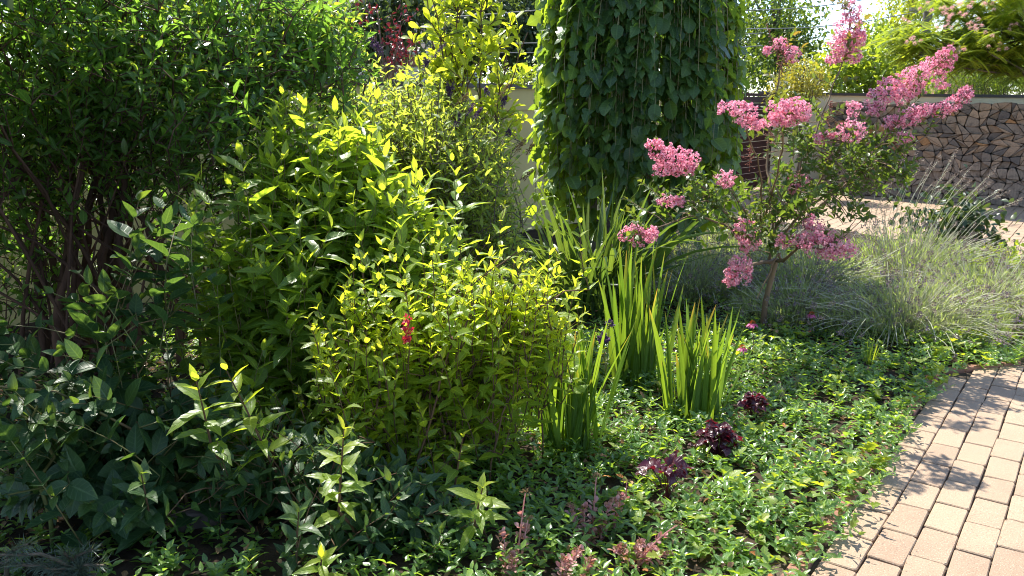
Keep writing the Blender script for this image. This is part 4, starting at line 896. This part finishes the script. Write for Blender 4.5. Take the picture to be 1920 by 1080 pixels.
stonecrop('pink stonecrop with tall seed heads, in the middle front', 1105, 1010, [(1118, 895, 1110, 1010, 4), (1095, 955, 1095, 1020, 8), (1150, 940, 1120, 1010, 8), (1070, 950, 1085, 1020, 7), (1110, 1000, 1100, 1040, 8), (1165, 935, 1150, 1000, 8), (1175, 905, 1172, 960, 2), (1130, 980, 1125, 1030, 9)], 111)
stonecrop('pink stonecrop trailing to the right at the bottom edge', 1190, 1075, [(1270, 985, 1190, 1065, 5), (1255, 1040, 1180, 1075, 6), (1200, 1020, 1190, 1060, 8), (1160, 1030, 1180, 1070, 8), (1225, 1030, 1210, 1060, 8)], 112)
stonecrop('dull pink stonecrop with brown heads left of the other two', 955, 1085, [(945, 1005, 948, 1085, 8), (985, 925, 968, 1070, 5), (990, 975, 975, 1075, 6), (960, 1040, 960, 1095, 8)], 113)
stonecrop('lowest pink stonecrop with red stems cut by the bottom edge', 1055, 1110, [(1085, 1035, 1050, 1105, 9), (1060, 1050, 1045, 1110, 9), (1110, 1050, 1080, 1120, 8)], 114)

# blue fescue tufts, pine tuft, stone, dead leaves
def tuft(name, label, cat, px, py, n, h, wid, mat, seed, spread=1.0, group=None):
    r = rng(seed); g = ground(px, py); t = thing(name, label, cat, (g[0], g[1], 0), group); mb = MB()
    for i in range(n):
        a = r.uniform(0, 6.28); o = np.array([math.cos(a), math.sin(a), 0]); l_ = h * r.uniform(.6, 1.1); s = r.uniform(.1, 1.1) * spread; tt = np.linspace(0, 1, 5)[:, None]
        P = g + o * .01 + o * l_ * s * tt + np.array([0, 0, l_]) * (tt * (1.05 - .35 * s * tt)); mb.strap(P, wid * np.array([1, 1, .9, .6, .2]), nrm(np.cross(o, [0, 0, 1.])), r.random(), .2)
    mb.build('blades', M[mat], t)
tuft('blue_fescue', 'small blue-grey grass tuft in the ground cover, right of the other', 'grass tuft', 1500, 735, 130, .11, .0032, 'fescue', 121, group='blue-grey grass tufts')
tuft('blue_fescue', 'small blue-grey grass tuft nearer the maroon rosettes', 'grass tuft', 1458, 752, 110, .10, .0032, 'fescue', 122, group='blue-grey grass tufts')
tuft('fine_grass', 'thin tuft of green grass rising before the lavender', 'grass tuft', 1630, 690, 26, .2, .005, 'straw', 123, .5)
def pine():
    r = rng(125); t = thing('mugo_pine', 'bluish dwarf pine in the dark bottom left corner', 'pine', (-1.45, 2.45, 0)); ms, mn = MB(), MB()
    for (x, y) in [(55, 1020), (120, 1035), (175, 1030), (30, 1060), (95, 1070), (150, 1065), (195, 1060), (0, 1040), (70, 1100), (140, 1100), (-40, 1050)]:
        e = at(x, y, 2.4 + r.normal(0, .05)); b = np.array([-1.42 + r.normal(0, .08), 2.5, 0]); c = curve(b, e, 8, .6, r, .006); ms.tube(c, np.linspace(.009, .004, 8), 5)
        m = 230; u = r.uniform(.35, 1, m); idx = np.minimum(6, (u * 7).astype(int)); fr = (u * 7 - idx)[:, None]; P = c[idx] * (1 - fr) + c[idx + 1] * fr; d0 = nrm(c[-1] - c[-3])
        mn.leaves(P, d0 * .75 + r.normal(0, .45, (m, 3)), r.normal(size=(m, 3)), r.uniform(.035, .055, m), .0026, r.random(m), 0, 'lo', .2, .05)
    ms.build('branches', M['bark_grey'], t); mn.build('needles', M['pine'], t)
pine()
def stone():
    import bmesh
    r = rng(127); bm = bmesh.new(); bmesh.ops.create_cube(bm, size=1); bmesh.ops.subdivide_edges(bm, edges=bm.edges[:], cuts=5, use_grid_fill=True)
    for v in bm.verts:
        p = np.array(v.co); q = p / np.linalg.norm(p) * .56; p = p * .7 + q * .3; p = p * (1 + .05 * math.sin(p[0] * 9 + p[2] * 7) + r.normal(0, .012)); v.co = (p[0] * .21, p[1] * .10, p[2] * .07)
    me = bpy.data.meshes.new('stone_block'); bm.to_mesh(me); bm.free(); o = link('stone_block', me, M['stone']); g = ground(372, 985); o.location = (g[0], g[1], .035); o.rotation_euler = (0, .05, .35)
    for p in me.polygons: p.use_smooth = True
    tag(o, 'rough oblong stone lying in the deep shade on the soil', 'stone')
stone()
def deadleaf(label, px, py, seed, L_=.045):
    r = rng(seed); g = ground(px, py, .07); mb = MB(); mb.leaves([g], [[1, -.4, -.1]], [[.2, -.5, 1]], np.array([L_]), np.array([L_ * .4]), np.array([.6]), .9, 'ovate', .6, .3, .1)
    o = mb.build('dead_leaf', M['dead']); tag(o, label, 'leaf', 'single dead leaves')
deadleaf('orange dead leaf lying on the ground cover left of the maroon rosette', 1262, 845, 131, .05)
deadleaf('brown curled dead leaf on the ground cover near the maroon plant', 1155, 890, 132, .05)
deadleaf('yellowish dead leaf near the paving at the bottom', 1405, 1035, 133, .05)

# ------------------------------------------------------------------ ground cover and litter (uncountable)
def groundcover():
    r = rng(141)
    def sprouts(n, box, keep, hrange, nodes, L_, W_, mat, name, tpl, young, seed):
        r = rng(seed); x = r.uniform(box[0], box[1], n); y = r.uniform(box[2], box[3], n); k = inpoly(x - .012, y + .008, BED); k &= keep(x, y, r)
        x, y = x[k], y[k]; n = len(x)
        patch = .5 + .5 * np.sin(x * 4.3 + 1.7 * np.sin(y * 3.1)) * np.sin(y * 5.2 + x)
        h = r.uniform(*hrange, n) * (.45 + .85 * patch); thin = r.random(n) < .68 + .6 * patch; x, y, h, patch = x[thin], y[thin], h[thin], patch[thin]; n = len(x); le = r.normal(0, .45, (n, 2)); edge = ~inpoly(x + .12, y - .09, BED); le[edge] += np.array([.4, -.3]); h[edge] *= .8
        P_, D_, N_, A_, R_ = [], [], [], [], []
        tw = r.random(n); az = r.uniform(0, 6.28, n)
        for q in range(nodes):
            u = (q + .6) / nodes; p = np.stack([x + le[:, 0] * h * u, y + le[:, 1] * h * u, .01 + h * u], 1)
            for s in (0, 1):
                a = az + q * 1.57 + s * pi + r.normal(0, .3, n); up_ = r.normal(.25 + .5 * u, .25, n)
                P_.append(p); D_.append(np.stack([np.cos(a), np.sin(a), up_], 1)); N_.append(np.stack([le[:, 0] * .5, le[:, 1] * .5, np.ones(n)], 1) + r.normal(0, .3, (n, 3)))
                A_.append(young * tw * (q == nodes - 1) * r.random(n)); R_.append(np.clip(.5 * tw + .5 * r.random(n), 0, 1))
        P_, D_, N_ = map(np.concatenate, (P_, D_, N_)); m = len(P_)
        mb = MB(); s = r.uniform(.65, 1.15, m); mb.leaves(P_, D_, N_, L_ * s, W_ * s, np.concatenate(R_), np.concatenate(A_), tpl, r.uniform(.1, .6, m), r.uniform(0, .4, m))
        tag(mb.build(name, M[mat]), {'vinca': 'low glossy evergreen ground cover over the bed', 'straw': 'patches of lighter green leaves among the ground cover'}[mat], 'ground cover', kind='stuff')
    dens = lambda x, y, r: (r.random(len(x)) < np.clip(.45 + (x - (-.55 + .12 * (y - 2.6))) * 1.3, .42, 1)) & ((y < 5.6) | (r.random(len(x)) < .35))
    sprouts(20500, (-2.6, 4.3, 2.0, 8.2), dens, (.045, .13), 4, .043, .0205, 'vinca', 'ground_cover', 'ovate', .9, 142)
    spots = [(2.0, 4.5, .35), (2.35, 4.75, .25), (1.5, 4.9, .3), (1.75, 5.4, .2), (1.0, 3.0, .4), (1.35, 3.4, .35), (3.2, 5.3, .35), (2.8, 5.0, .2), (.7, 3.3, .3), (.5, 4.6, .3), (3.6, 5.9, .3)]
    def keep(x, y, r):
        d = np.min([np.hypot(x - a, y - b) / c for a, b, c in spots], 0); return r.random(len(x)) < np.exp(-d ** 2 * 1.2) * .55
    sprouts(5000, (-.5, 4.2, 2.2, 6.6), keep, (.07, .16), 2, .05, .042, 'straw', 'pale_ground_cover', 'lobed', 1, 143)
    r = rng(144); n = 4200; x = r.uniform(-4, 2.2, n); y = r.uniform(2.0, 7.5, n); k = inpoly(x, y, BED); x, y = x[k], y[k]; n = len(x); a = r.uniform(0, 6.28, n)
    mb = MB(); mb.leaves(np.stack([x, y, np.full(n, .03)], 1), np.stack([np.cos(a), np.sin(a), r.normal(0, .25, n)], 1), np.array([0, 0, 1.]) + r.normal(0, .4, (n, 3)), r.uniform(.02, .055, n), r.uniform(.01, .03, n), r.random(n), (r.random(n) > .95) * .6, 'ovate', r.uniform(.1, .9, n), r.uniform(-.2, .5, n), .1)
    n = 260; x = r.uniform(-1, 3.2, n); y = r.uniform(2.3, 6, n); k = inpoly(x, y, BED); x, y = x[k], y[k]; n = len(x); a = r.uniform(0, 6.28, n)
    mb.leaves(np.stack([x, y, r.uniform(.05, .12, n)], 1), np.stack([np.cos(a), np.sin(a), r.normal(0, .4, n)], 1), np.array([0, 0, 1.]) + r.normal(0, .5, (n, 3)), r.uniform(.02, .045, n), r.uniform(.01, .025, n), r.random(n), (r.random(n) > .7) * .7, 'ovate', r.uniform(.1, .9, n), r.uniform(-.2, .5, n), .1)
    tag(mb.build('leaf_litter', M['dead']), 'dry brown leaf litter on the soil under the shrubs', 'leaf litter', kind='stuff')
    # grit in the paving joints
    n = 500; p = np.array([1.02, 2.64]) + UR * r.uniform(0, 2.2, (n, 1)) * 0 ; w_ = .0783 * 1.6; i = r.integers(0, 16, n); q = np.array([1.02, 2.64]) + UR * (i[:, None] * w_ + .012 + r.normal(0, .005, (n, 1))) + VC * r.uniform(-1, 3.2, (n, 1))
    a = r.uniform(0, 6.28, n); mb = MB(); mb.leaves(np.stack([q[:, 0], q[:, 1], np.full(n, .003)], 1), np.stack([np.cos(a), np.sin(a), r.uniform(0, .5, n)], 1), np.array([0, 0, 1.]) + r.normal(0, .5, (n, 3)), r.uniform(.004, .012, n), .004, r.random(n), 0, 'lo', .3, .2)
    tag(mb.build('joint_debris', M['dead']), 'crumbs and dry bits in the joints of the paving', 'debris', kind='stuff')
groundcover()

# ------------------------------------------------------------------ beyond the walls
def house():
    t = thing('neighbour_house', 'low house with dark roof and rose band behind the left wall', 'house', at(740, 150, 24) * np.array([1, 1, 0])); y = 24.0
    l_, r_, e = at(480, 105, y), at(890, 105, y), at(890, 130, y)
    mb = MB(); mb.box(((l_[0] + r_[0]) / 2, y + 3, at(700, 124, y)[2] / 2), (r_[0] - l_[0], 6, at(700, 124, y)[2])); mb.build('wall', M['white'], t, False)
    zb, zt = at(700, 124, y)[2], at(700, 100, y)[2]
    mb = MB(); mb.box(((l_[0] + r_[0]) / 2, y + 3, (zb + zt) / 2), (r_[0] - l_[0] + .1, 6.1, zt - zb)); mb.build('fascia_band', M['rosew'], t, False)
    mb = MB(); x0, x1 = l_[0] - .3, r_[0] + .3; n = 46; xs = np.linspace(x0, x1, n)
    for a, b in zip(xs[:-1], xs[1:]):
        mb.add([(a, y - .35, zt), (b - .03, y - .35, zt), (b - .03, y + 3, zt + 2.1), (a, y + 3, zt + 2.1), (a, y - .35, zt + .07), (b - .03, y - .35, zt + .07), (b - .03, y + 3, zt + 2.17), (a, y + 3, zt + 2.17)], [[3, 2, 1, 0], [4, 5, 6, 7], [0, 1, 5, 4], [1, 2, 6, 5], [2, 3, 7, 6], [3, 0, 4, 7]])
    mb.add([(x0, y - .3, zt), (x1, y - .3, zt), (x1, y + 3, zt + 2.08), (x0, y + 3, zt + 2.08), (x0, y + 6.4, zt), (x1, y + 6.4, zt)], [[0, 1, 2, 3], [3, 2, 5, 4]])
    mb.build('roof', M['roof'], t, False)
    mb = MB(); mb.tube([(x0, y - .42, zt + .02), (x1, y - .42, zt + .02)], .07, 8); mb.build('gutter', M['white'], t)
house()
def house2():
    p = at(1815, 175, 30); t = thing('far_house', 'small pale house wall far behind the trees on the right', 'house', (p[0], p[1], 0)); w_, h_ = 1.4, at(1815, 120, 30)[2]
    mb = MB(); mb.box((p[0], 31, h_ / 2), (w_, 2, h_)); mb.build('wall', M['rosew'], t, False)
    mb = MB(); mb.add([(p[0] - .9, 29.8, h_), (p[0] + .9, 29.8, h_), (p[0], 29.8, h_ + .9), (p[0] - .9, 32.2, h_), (p[0] + .9, 32.2, h_), (p[0], 32.2, h_ + .9)], [[0, 1, 4, 3], [0, 3, 5, 2], [1, 2, 5, 4]]); mb.add([(p[0] - .9, 29.8, h_), (p[0] + .9, 29.8, h_), (p[0], 29.8, h_ + .9)], [[0, 1, 2]]); mb.build('roof', M['roof'], t, False)
    mb = MB(); mb.box((p[0] + .35, 29.98, h_ * .8), (.35, .08, .6)); mb.build('window', M['coping'], t, False)
house2()
g3 = lambda px, Y: at(px, 180, Y)[:2]
tree('dark_tree', 'dark big-leaved tree in front of the house roof', 'tree', g3(715, 15), [(715, 30, 15, 70, 75, .9, 1), (690, 70, 14.8, 50, 40, .5, .5), (760, 10, 15, 60, 60, .7, .6)], 2600, .17, .08, 'fardark', seed=201, tpl='ovate', sag=.8)
tree('red_leaved_tree', 'thin tree with dark red leaves above the butterfly bush', 'tree', g3(740, 11), [(745, 85, 11, 28, 42, .3, 1), (690, 22, 11, 12, 14, .2, .25), (770, 30, 11, 14, 20, .3, .2), (735, 125, 11, 30, 18, .2, .3)], 380, .065, .034, 'farred', seed=202, tpl='ovate', tr=.03)
tree('dense_tree', 'dense dark green tree between the lime shoots and the weeping tree', 'tree', g3(950, 22), [(950, 30, 22, 110, 95, 2, 2), (880, 60, 23, 70, 70, 1.5, 1), (1010, 70, 21, 60, 70, 1, 1), (1100, 20, 23, 120, 110, 2, 1.4)], 12000, .19, .10, 'fardark', seed=203, tr=.16)
tree('low_hedge', 'bright low hedge just over the coping beside the weeping tree', 'hedge', g3(985, 15), [(985, 145, 15, 50, 16, .4, 1), (930, 150, 15, 40, 12, .4, .6)], 700, .08, .045, 'farlite', seed=204, tr=.04)
tree('tall_tree', 'tall loose grey-green tree at the edge of the patch of sky', 'tree', g3(1470, 24), [(1440, 50, 24, 60, 90, 1.5, 1.2), (1490, 70, 24, 45, 70, 1.2, 1), (1430, 130, 23, 50, 50, 1, .8), (1510, 95, 24, 24, 40, .8, .4)], 4200, .17, .085, 'farmid', seed=205, tr=.15)
tree('laurel_bush', 'bright broad bush with glossy leaves behind the wall coping', 'bush', g3(1620, 18), [(1620, 130, 18, 70, 50, 1, 2), (1560, 140, 18, 45, 40, .8, 1), (1690, 150, 17.5, 55, 36, .8, 1), (1640, 85, 18.5, 45, 30, .6, .6)], 3800, .16, .075, 'farlite', seed=206, tpl='ovate', tr=.06)
tree('golden_bush', 'small round golden-green bush in the corner between the gate pillar and the firewood', 'bush', g3(1508, 14.3), [(1508, 155, 14.3, 44, 44, .4, 1), (1472, 168, 14.3, 26, 24, .3, .4)], 3400, .06, .028, 'fargold', seed=207, tr=.04)
tree('yellow_tree', 'yellow-leaved tree against the sky beside the pole', 'tree', g3(1690, 22), [(1685, 35, 22, 40, 40, 1, 1), (1670, 65, 22, 25, 22, .6, .5), (1730, 10, 22, 36, 28, .8, .6), (1705, -20, 22, 50, 30, 1, .6)], 2600, .13, .055, 'faryel', seed=208, tr=.1)
tree('dark_backdrop_tree', 'dark tall tree far behind the weeping tree', 'tree', g3(1330, 30), [(1330, 30, 30, 150, 110, 2.5, 2), (1250, 60, 30, 120, 110, 2.5, 1.2), (1420, 100, 29, 60, 60, 1.5, .8)], 5000, .24, .12, 'fardark', seed=209, tr=.2)
tree('roadside_tree', 'green round tree far behind the silk tree', 'tree', g3(1850, 34), [(1850, 120, 34, 90, 50, 2, 1), (1760, 130, 33, 60, 36, 1.5, .6), (1930, 90, 34, 80, 70, 2, .8)], 4200, .25, .12, 'farlite', seed=210, tr=.16)
tree('left_backdrop_tree', 'green tree crown high behind the dark shrub on the left', 'tree', g3(350, 16), [(300, -40, 16, 300, 120, 2, 2), (120, 60, 15, 200, 120, 1.5, 1.2), (480, 20, 17, 140, 120, 1.5, 1)], 5200, .17, .085, 'farmid', seed=211, tr=.16)
for i, (x, y, w_, lab) in enumerate([(1775, 158, 24, 'bright low conifer left in the row over the coping'), (1815, 156, 24, 'second conifer from the left in the row over the coping'), (1850, 150, 26, 'dark conifer in the middle of the row over the coping'), (1885, 154, 24, 'tall dark conifer second from right in the row'), (1920, 150, 28, 'conifer at the right end of the row, cut by the photo edge')]):
    tree('clipped_conifer', lab, 'conifer', g3(x, 15.2), [(x, y + 4, 15.2, w_, 34, .25, 1)], 1300, .075, .016, 'thuja', seed=220 + i, group='row of small conifers', tr=.03, sag=-1.6)
def silk():
    r = rng(231); Y = 13.5; p = g3(1960, Y); t = thing('silk_tree', 'silk tree with feathery drooping leaves and pale pink tufts, upper right', 'tree', (*p, 0)); mt, ml, mp = MB(), MB(), MB()
    blobs = [(1860, 50, Y, 90, 70, 1.2, 2), (1780, 90, Y, 80, 40, .8, 1.2), (1720, 75, Y, 50, 35, .6, .7), (1930, 30, Y, 70, 90, 1, 1.3), (1850, 0, Y, 110, 40, 1, 1), (1900, 110, Y, 60, 30, .6, .7)]
    cs = inblob(r, blobs, 330, .4); top = at(1930, 60, Y); b = np.array([*p, -.02]); c = curve(b, top, 9, .2, r, .03); mt.tube(c, np.linspace(.11, .05, 9), 8)
    for q in cs[::9]: mt.tube(curve(c[r.integers(6, 9)], q, 8, -.1, r, .03), np.linspace(.02, .005, 8), 5)
    for q in cs:
        for k in range(4):
            a = r.uniform(0, 6.28); d = nrm(np.array([math.cos(a), math.sin(a), r.uniform(-.5, .25)])); m = 15; l_ = r.uniform(.22, .36); tt = np.linspace(.1, 1, m)[:, None]
            P = q + d * l_ * tt + np.array([0, 0, -.12]) * tt ** 2; sd = nrm(np.cross(d, [0, 0, 1.])); tw = r.random()
            for s in (-1, 1): ml.leaves(P, np.tile(sd * s, (m, 1)) + d * .55, np.tile([0, 0, 1.], (m, 1)) + r.normal(0, .15, (m, 3)), .105 * np.sin(np.linspace(.5, 2.9, m)) + .02, .024, np.full(m, tw), .5 * tw, 'lo', .1, .25)
    pts = [at(x + r.normal(0, 5), y + r.normal(0, 4), Y - .9 + r.normal(0, .1)) for x, y in [(1740, 20), (1785, 28), (1775, 18), (1770, 40), (1780, 45), (1820, 10), (1815, 18), (1850, 3), (1860, 5), (1830, 48), (1838, 55), (1700, 75), (1735, 80), (1705, 38), (1895, 55), (1760, 22), (1800, 20), (1880, 85), (1840, 90), (1825, 52), (1812, 90)]]
    for q in pts:
        for z in range(3):
            d = nrm(r.normal(size=(60, 3)) + np.array([0, 0, .6])); mp.leaves(q + r.normal(0, .05, 3) + d * .008, d, r.normal(size=(60, 3)), r.uniform(.025, .04, 60), .0035, r.random(60), 0, 'lo', .1, .1)
    mt.build('trunk', M['bark_grey'], t); ml.build('foliage', M['farlite'], t); mp.build('flower_tufts', M['puff'], t)
silk()
def poles():
    r = rng(241)
    for x, Y, ht, lab in ((1722, 20, 6.5, 'dark utility pole seen through the yellow tree'), (1760, 26, 5.6, 'thin utility pole right of the yellow tree')):
        p = g3(x, Y); t = thing('utility_pole', lab, 'pole', (*p, 0)); mb = MB(); mb.tube([(*p, -.1), (*p, ht / 2), (*p, ht)], [.11, .10, .085], 10); mb.build('shaft', M['tang'], t)
        mb = MB(); mb.box((p[0], p[1] - .12, at(x, 20, Y)[2]), (1.1, .08, .08), .3); mb.build('crossarm', M['tang'], t, False)
    for x0, y0, x1, y1, Y0, Y1, lab in ((560, 52, 1722, -60, 17, 20, 'highest pair-like wire crossing behind the lime shoots'), (560, 78, 1430, 62, 18, 20, 'middle wire crossing behind the lime shoots'), (560, 90, 1430, 86, 18, 20, 'lowest wire crossing behind the lime shoots'), (1380, 20, 1722, -22, 19, 20, 'upper wire across the patch of sky'), (1380, 54, 1722, 22, 19, 20, 'lower wire across the patch of sky'), (1722, 20, 2000, 8, 20, 18, 'wire running right from the dark utility pole')):
        a, b = at(x0, y0, Y0), at(x1, y1, Y1); tt = np.linspace(0, 1, 14)[:, None]; P = a + (b - a) * tt - np.array([0, 0, .12]) * np.sin(tt * pi); mb = MB(); mb.tube(P, .011, 5); o = mb.build('overhead_wire', M['wire']); tag(o, lab, 'wire', 'overhead wires')
poles()

tree('added_shade_tree', 'unseen leafy tree added left of the bed to shade its dark corner', 'tree', (-3.7, 2.0), [(-840, 0, 3.0, 420, 420, .9, 2), (-960, -500, 2.4, 560, 420, 1.0, 2), (-640, -760, 3.0, 450, 300, .8, 1)], 9000, .15, .085, 'fardark', seed=251, tpl='ovate', tr=.09)  # tree added out of view, only to darken the front left corner
